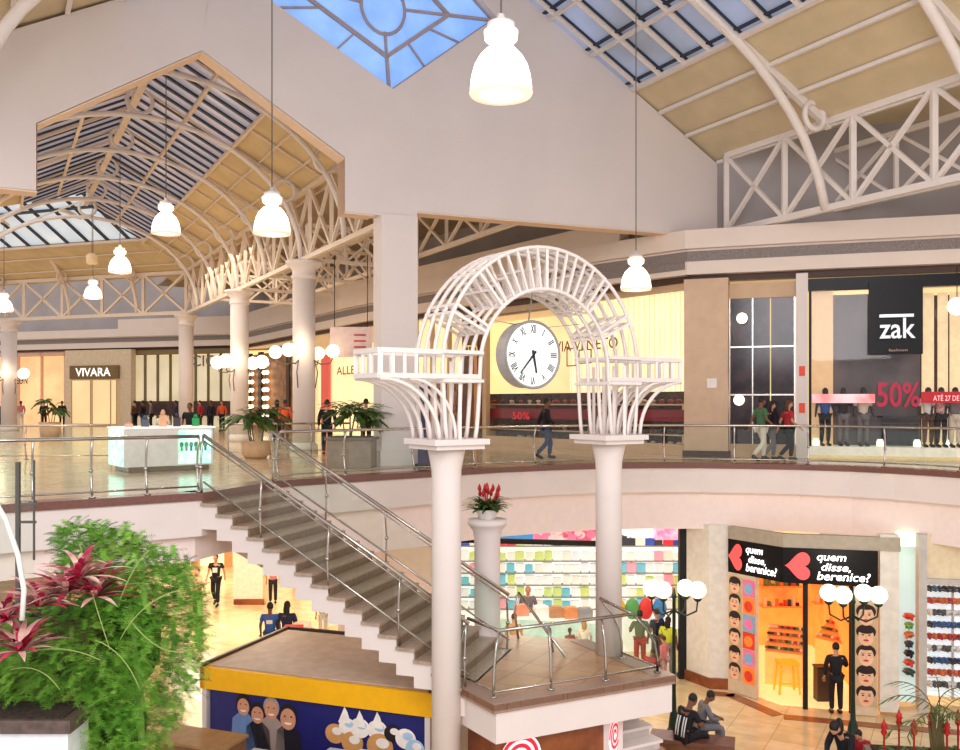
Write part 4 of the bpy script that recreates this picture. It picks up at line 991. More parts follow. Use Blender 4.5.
# interior
q = [L0+V((.25,.1,0)), L1+V((.05,.3,0)), L2_+V((0,.3,0)), V((10.6,28.5,0)), V((7.2,28.5,0))]
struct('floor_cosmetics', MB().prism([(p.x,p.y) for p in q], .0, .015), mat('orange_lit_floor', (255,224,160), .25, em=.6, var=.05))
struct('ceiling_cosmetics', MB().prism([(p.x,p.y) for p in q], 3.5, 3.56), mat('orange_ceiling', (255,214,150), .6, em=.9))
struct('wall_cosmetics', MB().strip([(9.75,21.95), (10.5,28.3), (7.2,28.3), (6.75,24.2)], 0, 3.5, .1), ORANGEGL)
PRO = [mat('product_%d' % i, c_, .4, em=.12) for i, c_ in enumerate(((60,36,34), (196,60,44), (230,200,170), (90,120,80), (214,120,60), (40,60,70)))]
def counter(label, a, b, dep, h0, h1):
    t = thing('makeup_counter', label, 'counter', a); d = (b-a).normalized(); n = V((-d.y,d.x,0))
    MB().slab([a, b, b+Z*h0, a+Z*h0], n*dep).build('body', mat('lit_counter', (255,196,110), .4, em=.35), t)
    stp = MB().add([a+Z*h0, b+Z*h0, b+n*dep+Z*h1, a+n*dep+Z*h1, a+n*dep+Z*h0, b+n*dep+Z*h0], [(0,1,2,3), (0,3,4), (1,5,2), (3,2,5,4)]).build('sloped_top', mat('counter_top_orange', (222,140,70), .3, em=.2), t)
    m = MB()
    for i in range(12):
        for j in range(4):
            c_ = a.lerp(b, (i+.5)/12)+n*dep*(j+.5)/4+Z*(h0+(h1-h0)*(j+.5)/4+.03); m.m = random.randrange(6)
            m.frame(c_, d*.11, n*.1, Z*.05)
    o = m.build('testers', PRO, stp); o['kind'] = 'stuff'
counter('sloping make-up counter left of the black mullion', gp(765,24.3), gp(802,23.9), .9, .9, 1.45)
counter('sloping make-up counter right of the black mullion', gp(815,25.5), gp(850,24.6), .9, .95, 1.55)
for k, (x0, x1, z0q, Yq) in enumerate(((762,802,1.5,26.8), (815,850,1.6,26.8))):
    t2 = thing('cosmetics_shelf', ['wall shelf of cosmetics behind the left make-up counter', 'wall shelf of cosmetics behind the right make-up counter'][k], 'shelf', gp(x0,Yq))
    a, b = gp(x0,Yq), gp(x1,Yq)
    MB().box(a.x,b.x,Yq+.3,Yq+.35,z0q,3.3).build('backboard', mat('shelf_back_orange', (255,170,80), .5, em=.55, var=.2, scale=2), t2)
    for j in range(3):
        bd = MB().box(a.x,b.x,Yq,Yq+.3,z0q+j*.6,z0q+j*.6+.04).build('board', mat('counter_top_orange', (0,0,0)), t2)
        m = MB()
        for i in range(9): m.m = random.randrange(6); xx = a.x+.08+i*(b.x-a.x-.1)/9; m.box(xx,xx+.08,Yq+.05,Yq+.15,z0q+j*.6+.04,z0q+j*.6+.1+random.random()*.28)
        o = m.build('cosmetics', PRO, bd); o['kind'] = 'stuff'
q = gp(787,23.6); t = thing('yellow_stool', 'yellow bar stool inside the cosmetics shop', 'stool', q); Y_ = mat('yellow_plastic', (250,190,40), .4, em=.25)
MB().box(q.x-.25,q.x+.25,23.35,23.8,.78,.84).build('seat', Y_, t)
for sx in (-1,1):
    for sy in (-1,1): MB().bar(q+V((sx*.27,sy*.22,0)), q+V((sx*.2,sy*.17,.78)), .045).build('leg', Y_, t)
m = MB(); m.bar(q+V((-.24,-.2,.3)), q+V((.24,-.2,.3)), .035); m.build('footrest', Y_, t)
q = gp(822,23.0); t = thing('waste_bin', 'dark bin inside the cosmetics shop beside the standing man', 'bin', q)
MB().prism([(q.x-.17,22.85), (q.x+.17,22.85), (q.x+.17,23.15), (q.x-.17,23.15)], 0, .85).build('body', mat('brown_bin', (70,50,36), .5), t); MB().box(q.x-.19,q.x+.19,22.83,23.17,.85,.89).build('rim', DARK, t)
# right-hand shoe shop
SL = [(10.0,21.75), (10.35,21.7), (11.2,21.5), (14,20.8)]
t = thing('sports_shop_front', 'white framed shop front with a glowing wall of shoes at the right edge', 'shop front', (11,21.5,0))
LO = Bay([(16,20.3), (11.4,21.45), (9.6,21.8)])
m = MB(); LO.q(m, 880, 899, 535, 713, 0, .3, 21.7); m.build('white_pier', mat('lower_white_wall', (0,0,0)), t)
m = MB(); LO.q(m, 919, 927, 535, 713, 0, .3, 21.6); m.build('grey_pier', mat('grey_pier', (196,190,184), .5), t)
m = MB(); LO.q(m, 927, 1000, 535, 583, .1, .2, 21.4); m.build('bulkhead', mat('cream_bulkhead', (226,206,172), .6, em=.12), t)
m = MB(); LO.q(m, 925, 1000, 580, 586, 0, .25, 21.4); m.build('lintel', mat('grey_pier', (0,0,0)), t)
m = MB(); LO.q(m, 899, 919, 535, 713, .9, .1, 21.7); m.build('cool_backdrop', mat('cool_cyan', (196,222,220), .5, em=.55, var=.08, scale=1), t)
m = MB(); LO.q(m, 899, 919, 535, 548, .3, .4, 21.7); m.build('ceiling_light', mat('greenish_light', (236,255,220), .5, em=1.6), t)
m = MB(); LO.q(m, 926, 1000, 586, 713, 1.2, .1, 21.4); m.build('glowing_wall', mat('cool_lit_shelfwall', (226,240,244), .5, em=.75, var=.08, scale=2), t)
m = MB(); LO.q(m, 926, 1000, 586, 713, .1, .02, 21.4); m.build('display_glass', SHOPGLASS, t)
m = MB(); LO.q(m, 952, 954, 586, 713, .9, .06, 21.4); m.build('divider', mat('grey_pier', (0,0,0)), t)
SHC = [(40,40,60), (196,50,50), (240,240,240), (60,100,160), (230,120,60), (90,90,90)]
for r_ in range(9):
    y = 600+r_*12.5
    shoes(927, 962, y, .95, 21.4, 7, 'sports shoe on the glowing shoe wall at the right edge', 'sports shoes on the glowing wall', SHC[r_ % 3::3], 1.15, LO.poly)
for r_ in range(7):
    shoes(903, 915, 625+r_*9.5, .6, 21.6, 1, 'bright shoe in the column of shoes left of the grey pier', 'shoes in the narrow window column', [((230,80,60),(120,190,90),(240,130,70),(60,60,80),(30,30,50),(230,90,70),(60,90,90))[r_]], 2.0, LO.poly)

# stationery / toy shop
t = thing('stationery_shop_front', 'stationery shop front with pink and blue banner above a dark beam', 'shop front', (1.4,26,0))
zz_ = lambda y, Y: EYE-(y-HY)/F*Y
a, b = gp(455,26.3), gp(607,25.6); d = (b-a); n = V((-d.y,d.x,0)).normalized()
MB().slab([a+Z*3.52, b+Z*3.52, b+Z*3.66, a+Z*3.66], n*.15).build('dark_beam', BLACKM, t)
m = MB(); p = PL(m, a+Z*3.68, d, Z); L = d.length; mi = 0
xs = [0,.3,.52,.62,.72,.8,.9,1.0]; cs = [4,0,1,2,1,3,2]
for i in range(7): p.rect(L*xs[i], L*xs[i+1], 0, .55, cs[i], 0)
for i in range(40): r_ = random.uniform(.04,.16); cx = L*random.uniform(.55,.97); cy = random.uniform(.12,.42); p.disc(cx, cy, r_, r_*.8, random.choice((1,2,3)), .01+.001*i, n=10)
m.build('banner', [mat('banner_blue', (70,150,226), .5, em=.45), mat('banner_pink', (240,130,170), .5, em=.5), mat('banner_pale', (255,206,206), .5, em=.5), mat('banner_rose', (240,90,120), .5, em=.5), mat('banner_green', (206,226,150), .5, em=.5)], t)
text('lettering', 'oy', a+d*.345+Z*3.78, d, Z, .38, .3, WL, t, .03)
m = MB(); m.slab([a-d*.0, a+d*.02, a+d*.02+Z*3.6, a+Z*3.6], n*.1); m.build('jamb', mat('cyan_jamb', (60,130,180), .5, em=.2), t)
MB().slab([a+Z*.02, b+Z*.02, b+Z*3.5, a+Z*3.5], n*.02).build('display_glass', SHOPGLASS, t)
t = thing('shelf_wall', 'long white wall of shelves at the back of the stationery shop', 'shelving', gp(570,29.8))
a, b = gp(440,30), gp(690,30)
MB().box(a.x,b.x,30.3,30.4,0,3.9).build('backboard', mat('lit_white_back', (246,246,240), .6, em=.7, var=.03), t)
rows = [.75, 1.15, 1.55, 1.95, 2.35, 2.85]
for z in rows: MB().box(a.x,b.x,29.95,30.3,z-.04,z).build('shelf_board', mat('grey_shelf', (150,150,150), .5), t)
m = MB(); m.box(gp(655,30).x,b.x,29.9,30.28,3.05,3.6); m.build('pink_sign', mat('pink_shop_sign', (250,120,180), .5, em=.6, rgb2=(255,200,220), scale=4), t)
PK = [mat('pack_%d' % i, c_, .5, em=.3) for i, c_ in enumerate(((250,250,250), (244,240,230), (240,244,250), (206,226,140), (120,200,220), (60,60,70), (230,60,70), (60,90,180), (255,170,190)))]
protos = []
for i in range(9):
    m = MB(); m.box(-.12,.12,-.1,.1,0,.27); m.box(-.03,.03,-.01,.01,.27,.3); protos.append(m.build('boxed_pack', PK[i], None))
used = set()
for r_, z in enumerate(rows):
    n_ = 26
    for i in range(n_):
        x = a.x+.2+i*(b.x-a.x-.3)/n_
        k = random.choice((0,0,0,0,1,1,2,2,3,4,8)) if r_ < 5 else random.choice((0,3,5,6,7,1,4))
        if r_ == 4 and i < 14 and i > 4: k = random.choice((3,3,1,0))
        o = protos[k] if k not in used else protos[k].copy()
        if k in used: col.objects.link(o)
        used.add(k); o.location = (x+random.uniform(-.02,.02), 30.1, z+.001); o.scale = (random.uniform(1.0,1.3), 1, random.uniform(.8,1.2))
        tag(o, 'small boxed pack on the white shelves at the back of the stationery shop', 'pack', 'packs on the white shelves')
for k, o in enumerate(protos):
    if k not in used: bpy.data.objects.remove(o)
t = thing('shop_counter', 'pale green counter inside the stationery shop behind the landing railing', 'counter', gp(550,27.2))
a, b = gp(500,27.6), gp(606,26.9); d = b-a; n = V((-d.y,d.x,0)).normalized()
MB().slab([a, b, b+Z*1.0, a+Z*1.0], n*.6).build('body', mat('mint_counter', (190,226,214), .5, em=.35), t)
MB().slab([a-n*.04+Z*1.0, b-n*.04+Z*1.0, b-n*.04+Z*1.06, a-n*.04+Z*1.06], n*.7).build('top', mat('white_top', (250,246,240), .4, em=.4), t)
for i, (x, c_, l) in enumerate(((520,(230,150,120),'peach'), (555,(190,140,100),'tan'), (570,(222,150,96),'orange'), (584,(150,150,150),'grey'), (540,(245,245,240),'white'))):
    q = gp(x,27.4-.003*x+1.5); q = a.lerp(b,(x-500)/106)+n*.3+Z*1.06
    m = MB(); m.rbox(q, .42, .35, .3, .2); m.rbox(q+Z*.3, .3, .25, .03, .2)
    tag(m.build('product_box', mat('pbox_%d' % i, c_, .5, em=.2)), l+' box standing on the pale green shop counter', 'box')
struct('ceiling_stationery', MB().prism([(-1.6,26.6), (-1.6,31), (7.8,31), (5.5,25.2)], 4.2, 4.3), mat('shop_white_ceiling', (250,250,250), .6, em=1.1, var=.01))
for k in range(3):
    q = gp(632+k*18,28); MB
t = thing('display_unit', 'stationery display stand with yellow and green goods beside the right landing corner', 'display stand', gp(640,27.5))
q = gp(640,27.5); m = MB(); m.box(q.x-.9,q.x+.9,27.5,27.9,0,1.0); m.build('base', mat('white_top', (0,0,0)), t)
for i, c_ in enumerate(((230,190,60), (90,160,90), (226,60,60), (60,130,190))):
    m = MB(); m.ball((q.x-.65+i*.42,27.55,1.3), .22, .14, .34, n=10, m=8); m.build('hanging_goods', mat('goods_%d' % i, c_, .5, em=.15), t)
# far lower left: lit blocks and wall
t = thing('wall_block', 'pinkish white stepped wall block in the lower hall left of the staircase', 'wall block', gp(248,34))
MB().prism([gp(234,34)[:2], gp(253,34)[:2], gp(253,35)[:2], gp(234,35)[:2]], 0, 2.3).build('tall_block', mat('pink_white_block', (250,214,186), .6, em=.35), t)
MB().prism([gp(253,34)[:2], gp(263,34)[:2], gp(263,35)[:2], gp(253,35)[:2]], 0, 1.75).build('low_block', mat('pink_white_block', (0,0,0)), t)
MB().prism([gp(233.5,33.9)[:2], gp(264,33.9)[:2], gp(264,34)[:2], gp(233.5,34)[:2]], 0, .2).build('plinth', WOOD, t)
t = thing('lower_shop_front', 'bright warm shop front with white dummy in the lower hall', 'shop front', gp(225,40))
a, b = gp(190,42), gp(350,42)
MB().box(a.x,b.x,42,42.1,0,4.2).build('glowing_wall', mat('cream_glow', (255,236,196), .6, em=.8, var=.08, scale=.8), t)
for x in (195, 228, 262, 296, 330): q = gp(x,41.7); MB().box(q.x-.15,q.x+.15,41.6,41.95,0,4.3).build('pilaster', mat('tan_pilaster', (210,150,100), .5), t)
m = MB(); m.box(a.x,b.x,41.6,41.9,3.1,3.35); m.build('header', mat('tan_pilaster', (0,0,0)), t)
wa, wb = gp(338,28.5), gp(432,27.2)
struct('wall_stairside', MB().strip([(wb.x,wb.y), (wa.x,wa.y)], 0, 4.22, -.3), mat('rosy_stair_wall', (226,208,202), .7, em=.1, var=.03))
t = thing('low_wall', 'white low counters behind the yellow banded kiosk', 'counter', gp(325,24))
for x0, x1, h_ in ((290,306,1.35), (306,322,1.0), (322,338,.7)):
    q0, q1 = gp(x0,25), gp(x1,25); MB().box(q0.x,q1.x,25,25.8,0,h_).build('counter_block', mat('pink_white_block', (0,0,0)), t)
q0 = gp(293,24.6); MB().box(q0.x-.25,q0.x+.25,24.6,24.8,.4,1.5).build('red_poster', mat('goods_2', (0,0,0)), t)
# brown border strip in the lower floor
struct('trim_14', MB().strip([(6.0,23.75), (6.66,23.55), (7.4,21.95), (9.7,21.25), (14,20.2)], 0, .012, -.35), mat('brown_floor_border', (160,96,58), .25, var=.15, scale=3))
# ================================================================== LAMPS
def pendant(p, r, ztop, label, power=60, cord_to=None):
    """p: centre of the open rim"""
    t = thing('pendant_lamp', label, 'lamp', p)
    s = r/.38
    MB().lathe(p, [(.38*s,0), (.377*s,.07*s), (.362*s,.2*s), (.325*s,.33*s), (.265*s,.44*s), (.18*s,.53*s), (.1*s,.57*s)], 32).build('glass_shade', LAMPGL, t)
    MB().lathe(p, [(.375*s,-.03*s), (.39*s,0), (.385*s,.02*s)], 32).build('rim', mat('lamp_rim_glow', (255,214,190), .4, em=.8, var=.01), t)
    MB().lathe(p+Z*.55*s, [(.1*s,0), (.12*s,.03*s), (.2*s,.1*s), (.21*s,.2*s), (.15*s,.23*s)], 24).build('neck', mat('lamp_neck_glow', (255,240,214), .4, em=1.8, var=.01), t)
    MB().lathe(p+Z*.78*s, [(.15*s,0), (.17*s,.02*s), (.17*s,.07*s), (.06*s,.1*s), (.04*s,.18*s), (0,.19*s)], 20).build('cap', WHITE, t)
    MB().tube([p+Z*.95*s, V((p.x,p.y,ztop))], .014, 6).build('cord', mat('grey_cord', (110,104,102), .5), t)
    point('lamp_glow', p-Z*.12, power, (1,.86,.66), .12)
    return t
pendant(at(501,93,11), .38, 22, 'large glowing bell pendant lamp nearest to the camera, at the top centre', 90)
pendant(at(272,233,19), .38, 22, 'glowing bell pendant lamp hanging in front of the right edge of the wall opening', 90)
pendant(at(636,289,22.8), .38, 20.2, 'glowing bell pendant lamp hanging right of the white arch above the shops', 90)
pendant(at(166,233,24.8), .38, 17.1, 'nearest bell pendant lamp inside the gallery, seen through the wall opening', 120)
pendant(at(120,272,33.7), .4, 17.1, 'second bell pendant lamp inside the gallery, before the far truss', 120)
pendant(at(93,298,42.7), .4, 17.1, 'third and lowest bell pendant lamp inside the gallery, above the VIVARA shop', 120)
pendant(at(4,311,44), .4, 16.5, 'bell pendant lamp at the far left edge of the gallery', 80)
q = at(92,264,42)
t = thing('hanging_box', 'small beige speaker box hanging above the pendant lamps in the gallery', 'speaker', q)
MB().lathe(q, [(.22,0), (.25,.05), (.25,.4), (.1,.5)], 12).build('body', mat('beige_box', (236,206,160), .5, em=.2), t); MB().tube([q+Z*.5, V((q.x,q.y,17))], .012, 5).build('cable', DARK, t)
def wall_globes(p, label, r=.22, n=4):
    t = thing('globe_bracket', label, 'lamp', V((p.x,p.y,8.9)))
    for k in range(n):
        a = PI/n+2*PI*k/n+.5; d = V((math.cos(a),math.sin(a),0)); b = V((p.x,p.y,9.0))
        ar = MB().tube([b+d*.37, b+d*.6-Z*.12, b+d*.95-Z*.1, b+d*1.05+Z*.1], .025, 6).build('arm', mat('bronze_arm', (120,100,80), .4, .4), t)
        MB().ball(b+d*1.05+Z*.3, r).build('globe', GLOBEGL, t)
        MB().tube([b+d*.4-Z*.05, b+d*.5-Z*.4, b+d*.42-Z*.9], .02, 5).build('scroll', mat('bronze_arm', (0,0,0)), t)
    point('globe_glow', V((p.x,p.y-.9,9.5)), 25, (1,.8,.55), .2)
wall_globes(NC[0]+V((0,0,0)), 'bracket of four glowing globes around the nearest round column')
wall_globes(NC[1]+V((0,0,0)), 'bracket of glowing globes around the middle round column', .28)
wall_globes(V((q.x*0+B(12.2,0,0).x, B(12.2,0,0).y, 0)), 'bracket of glowing globes around the distant column at the left edge', .3)
def street_lamp(x, Y, yg, label):
    p = gp(x, Y); zt = EYE-(yg-HY)/F*Y
    t = thing('globe_lamp_post', label, 'lamp post', p)
    MB().lathe(p, [(.2,0), (.2,.08), (.13,.2), (.1,.5), (.06,.6), (.045,1.0), (.04,zt-.25), (.06,zt-.2), (.03,zt)], 14).build('post', GREENP, t)
    for k, (dx, dy) in enumerate(((-.49,.12), (-.27,-.12), (.29,.12), (.51,-.12))):
        e = p+V((dx,dy,zt-.12)); MB().tube([p+Z*(zt-.5), p+V((dx*.5,dy*.5,zt-.62)), p+V((dx*.95,dy*.95,zt-.5)), e-Z*.15], .022, 6).build('arm', GREENP, t)
        MB().lathe(e-Z*.16, [(.05,0), (.1,.05), (.08,.08)], 10).build('holder', GREENP, t)
        MB().ball(e+Z*.1, .19, n=16, m=10).build('globe', GLOBEGL, t)
    point('post_glow', p+Z*(zt+.4), 30, (1,.9,.75), .2)
street_lamp(674, 20.5, 588, 'dark green lamp post with four white globes, right of the landing')
street_lamp(853, 19.9, 593, 'dark green lamp post with four white globes, before the cosmetics shop')

# ================================================================== PEOPLE
def skin_mesh(name, verts, edges, radii, m, par, root=0, sub=1):
    me = bpy.data.meshes.new('sk'); me.from_pydata([tuple(v) for v in verts], edges, [])
    ob = bpy.data.objects.new('sk', me); col.objects.link(ob)
    md = ob.modifiers.new('s', 'SKIN'); md.use_smooth_shade = True; md.branch_smoothing = .3
    for i, r in enumerate(radii):
        sv = me.skin_vertices[0].data[i]; rr = r if isinstance(r, tuple) else (r, r); sv.radius = rr; sv.use_root = (i == root)
    if sub: ob.modifiers.new('u', 'SUBSURF').levels = sub
    bpy.context.view_layer.update()
    ev = ob.evaluated_get(bpy.context.evaluated_depsgraph_get()); nm = bpy.data.meshes.new_from_object(ev)
    mb = MB(); mb.add([v.co.copy() for v in nm.vertices], [tuple(f.vertices) for f in nm.polygons], True)
    bpy.data.objects.remove(ob); bpy.data.meshes.remove(me); bpy.data.meshes.remove(nm)
    return mb
SKIN1 = mat('skin_light', (206,150,118), .6); SKIN2 = mat('skin_brown', (126,82,60), .6)
HAIRD = mat('dark_hair', (30,22,20), .6); HAIRB = mat('brown_hair', (84,52,32), .6)
DEF = dict(pel=(0,0,.93), sp=(0,.01,1.12), ch=(0,0,1.3), nk=(0,0,1.46), hd=(0,.02,1.6), tp=(0,.01,1.66),
           sl=(-.19,0,1.4), el=(-.25,-.02,1.13), wl=(-.25,.08,.9), sr=(.19,0,1.4), er=(.25,-.02,1.13), wr=(.25,.08,.9),
           hl=(-.09,0,.9), kl=(-.1,.02,.5), al=(-.1,-.02,.09), tl=(-.1,.15,.04), hr=(.09,0,.9), kr=(.1,.02,.5), ar=(.1,-.02,.09), tr=(.1,.15,.04))
WALK = dict(kl=(-.1,.16,.5), al=(-.1,.12,.1), tl=(-.1,.28,.06), kr=(.1,.02,.5), ar=(.1,-.28,.16), tr=(.1,-.14,.05), wl=(-.24,-.18,.95), el=(-.24,-.12,1.15), wr=(.24,.22,.98), er=(.24,.02,1.14))
SIT = dict(pel=(0,0,.5), sp=(0,.02,.68), ch=(0,.08,.88), nk=(0,.14,1.02), hd=(0,.22,1.13), tp=(0,.24,1.19), sl=(-.19,.1,.97), sr=(.19,.1,.97),
           el=(-.25,.18,.72), wl=(-.08,.42,.66), er=(.25,.18,.72), wr=(.08,.42,.66), hl=(-.1,.02,.5), kl=(-.14,.46,.5), al=(-.13,.44,.09), tl=(-.13,.6,.04), hr=(.1,.02,.5), kr=(.14,.46,.5), ar=(.13,.44,.09), tr=(.13,.6,.04))
def person(label, loc, face, shirt, trous, pose=None, skin=None, hair=None, scale=1.0, sleeve=.9, longhair=False, hands=True, cat='person', name='person', shoes_c=(30,28,30), skirt=False, extra=None, cap=None, shorts=False):
    J = dict(DEF); J.update(pose or {}); J = {k: V(v) for k, v in J.items()}
    skin = skin or SKIN1; hair = hair or HAIRD
    t = thing(name, label, cat, (0,0,0))
    vs, es, rs, ix = [], [], [], {}
    def nd(k, p, r): ix[k] = len(vs); vs.append(p); rs.append(r)
    for k, r in (('pel',(.13,.1)), ('sp',(.115,.085)), ('ch',(.135,.095)), ('nk',.052), ('hd',(.075,.085)), ('tp',(.07,.08)), ('sl',.055), ('el',.042), ('wl',.028), ('sr',.055), ('er',.042), ('wr',.028),
                 ('hl',.085), ('kl',.055), ('al',.036), ('tl',.03), ('hr',.085), ('kr',.055), ('ar',.036), ('tr',.03)): nd(k, J[k], r)
    E = [('pel','sp'), ('sp','ch'), ('ch','nk'), ('nk','hd'), ('hd','tp'), ('ch','sl'), ('sl','el'), ('el','wl'), ('ch','sr'), ('sr','er'), ('er','wr'), ('pel','hl'), ('hl','kl'), ('kl','al'), ('al','tl'), ('pel','hr'), ('hr','kr'), ('kr','ar'), ('ar','tr')]
    es = [(ix[a], ix[b]) for a, b in E]
    # nose and chin
    f = (J['hd']-J['nk']).normalized(); fw = V((0,1,0)); fw = (fw-f*fw.dot(f)).normalized()
    for s_, w_, e_ in (('l','wl','el'), ('r','wr','er')):
        d = (J[w_]-J[e_]).normalized(); sd = d.cross(V((0,1,0) if abs(d.y) < .8 else (0,0,1))).normalized(); pm = J[w_]+d*.055
        vs.append(pm); rs.append((.034,.02)); es.append((ix[w_], len(vs)-1)); pi_ = len(vs)-1
        if hands:
            nn = d.cross(sd)
            for k, (o_, L_) in enumerate(((-.027,.07), (-.009,.082), (.009,.078), (.027,.06))):
                vs.append(pm+d*.045+sd*o_); rs.append(.0085); es.append((pi_, len(vs)-1)); vs.append(pm+d*(.045+L_*.5)+sd*o_*1.1+nn*.01); rs.append(.0082); es.append((len(vs)-2, len(vs)-1))
                vs.append(pm+d*(.035+L_*.85)+sd*o_*1.1+nn*.03); rs.append(.007); es.append((len(vs)-2, len(vs)-1))
            vs.append(pm-d*.01+sd*-.04+nn*.01); rs.append(.01); es.append((pi_, len(vs)-1)); vs.append(pm+d*.03-sd*.055+nn*.02); rs.append(.0085); es.append((len(vs)-2, len(vs)-1))
    mb = skin_mesh('body', vs, es, rs, skin, t)
    hc = J['hd']+f*.02+fw*.01
    mb.ball(hc, .076, .095, .115, n=16, m=12)
    mb.ball(hc+fw*.098-f*.015, .014, .02, .022, n=8, m=6)
    for sx in (-1,1): mb.ball(hc+V((sx*.078,-.005,-.01)), .012, .022, .032, n=8, m=6)
    bo_ = mb.build('body', skin, t)
    hb = MB()
    hb.ball(hc+f*.028-fw*.022, .086, .094, .105, n=16, m=12)
    if longhair: hb.ball(hc-f*.1-fw*.06, .09, .055, .16, n=12, m=8)
    hb.build('hair', hair, t)
    if cap:
        m = MB(); m.ball(hc+f*.055-fw*.01, .092, .105, .08, n=14, m=8); m.frame(hc+f*.05+fw*.13, V((.12,0,0)), fw*.1, f*.012); m.build('cap', cap, t)
    fb = MB()
    for sx in (-1,1): fb.ball(hc+fw*.088+V((sx*.03,0,0))+f*.012, .012, .008, .007, n=8, m=5)
    fb.build('eyes', HAIRD, bo_); fb = MB(); fb.ball(hc+fw*.09-f*.055, .024, .01, .007, n=8, m=5); fb.build('mouth', mat('lips', (150,70,66), .5), bo_)
    # clothing
    pel0 = J['pel']-V((0,0,.03))
    el = J['sl'].lerp(J['el'], min(1, sleeve*2)); c_v = [J['pel']+V((0,0,-.04)), J['sp'], J['ch'], J['nk']-f*.05, J['sl'], el, J['sr'], J['sr'].lerp(J['er'], min(1, sleeve*2))]
    c_r = [(.165,.125), (.15,.115), (.165,.12), (.08,.075), .078, .062, .078, .062]; c_e = [(0,1), (1,2), (2,3), (2,4), (4,5), (2,6), (6,7)]
    if sleeve > .5:
        c_v += [J['wl'].lerp(J['el'], .08), J['wr'].lerp(J['er'], .08)]; c_r += [.042, .042]; c_e += [(5,8), (7,9)]
    mb = skin_mesh('shirt', c_v, c_e, c_r, shirt, t); mb.build('top', shirt, t)
    kl, kr = (J['al'], J['ar']) if not shorts else (J['kl'], J['kr'])
    mb = skin_mesh('trousers', [J['pel']+V((0,0,.02)), J['hl'], J['kl'], kl+V((0,0,.02)) if not shorts else J['kl']+V((0,0,-.06)), J['hr'], J['kr'], kr+V((0,0,.02)) if not shorts else J['kr']+V((0,0,-.06))], [(0,1), (1,2), (2,3), (0,4), (4,5), (5,6)], [(.155,.12), .1, .078, .06, .1, .078, .06], trous, t)
    mb.build('skirt' if skirt else 'trousers', trous, t)
    sh = mat('shoe_%d_%d_%d' % shoes_c, shoes_c, .5)
    for a_, b_ in (('al','tl'), ('ar','tr')):
        d = (J[b_]-J[a_]); mb = MB(); mb.tube([J[a_]-d*.25+V((0,0,-.03)), J[a_]+d*.3+V((0,0,-.02)), J[b_], J[b_]+d*.2+V((0,0,-.005))], [.042,.05,.045,.02], 10); mb.build('shoe', sh, t)
    if extra: extra(t, J)
    t.location = loc; t.rotation_euler = (0,0,face); t.scale = (scale,)*3; OFF[t.name] = V(loc)
    return t
def C(n, rgb, **k): return mat('cloth_'+n, rgb, .85, **k)
blk = C('black', (26,25,30)); nvy = C('navy', (34,42,72)); jean = C('denim', (58,74,110), var=.15); crm = C('cream', (224,212,196)); wht = C('white', (232,230,228)); red = C('red', (178,40,50)); grn = C('green', (70,110,74)); olv = C('olive', (104,110,70)); blu = C('blue', (50,96,178)); org = C('orange', (232,96,56)); gry = C('grey', (120,116,120)); pnk = C('pink', (220,130,130)); ylw = C('lime_yellow', (206,214,60)); brn = C('brown', (96,64,46))
z_ = lambda x, y, z=0.0: onz(x, y, z)
# right-hand lower hall
STAND = dict(wr=(.14,.3,1.3), er=(.27,.08,1.15), sr=(.19,0,1.4))
person('man in black standing with his back turned before the cosmetics shop', z_(836,714), -.15, blk, blk, STAND, SKIN1, HAIRD, 1.0, .9)
def stripes(t, J):
    m = MB()
    for sx in (-.11,-.05,.05,.11): m.tube([J['pel']+V((sx,-.12,.02)), J['sp']+V((sx,-.118,0)), J['ch']+V((sx,-.118,0))], .014, 5)
    m.build('stripes', wht, t); m = MB(); h = (J['wl']+J['wr'])/2+V((0,.09,.03)); m.frame(h, V((.07,0,0)), V((0,.012,.03)), V((0,-.13,.06))); m.build('phone', BLACK, t)
sp1 = V((4.0,17.3,.0))
sitz = 0.0
bp = z_(692,762,0); 
seat1 = at(684,737,18.2); seat1.z = 0
person('seated man in black and white striped shirt looking at a phone', seat1+Z*.35, -1.0, blk, blk, SIT, SKIN2, HAIRD, 1.05, .4, extra=stripes)
seat2 = at(700,741,18.9); seat2.z = 0
person('seated person in grey clothes behind the man in the striped shirt', seat2+Z*.35, -1.5, gry, gry, SIT, SKIN2, HAIRD, .95, .9)
def bench(c, w, d, h, rz, label):
    t = thing('bench', label, 'bench', c); MB().rbox(c, w, d, h-.08, rz).build('body', mat('brown_bench', (122,82,56), .5, var=.15), t); MB().rbox(V(c)+Z*(h-.08), w+.08, d+.08, .08, rz).build('seat_slab', BROWNS, t)
bench(seat1+V((.2,.15,0)), 1.6, .5, .78, -.3, 'brown stone bench under the seated pair right of the landing')
seat3 = at(846,745,16.9); seat3.z = 0
person('seated person in black at the lower right beside the lamp post', seat3+Z*.4, 2.1, blk, blk, dict(SIT, tp=(0,.3,1.14), hd=(0,.28,1.1)), SKIN1, HAIRD, 1.05, .9, longhair=True)
person('seated child in red close beside the person in black', seat3+V((.45,.35,.4)), 2.4, red, brn, SIT, SKIN1, HAIRD, .78, .4)
bench(seat3+V((.25,.15,0)), 1.5, .6, .83, .5, 'low dark bench under the person in black at the lower right')
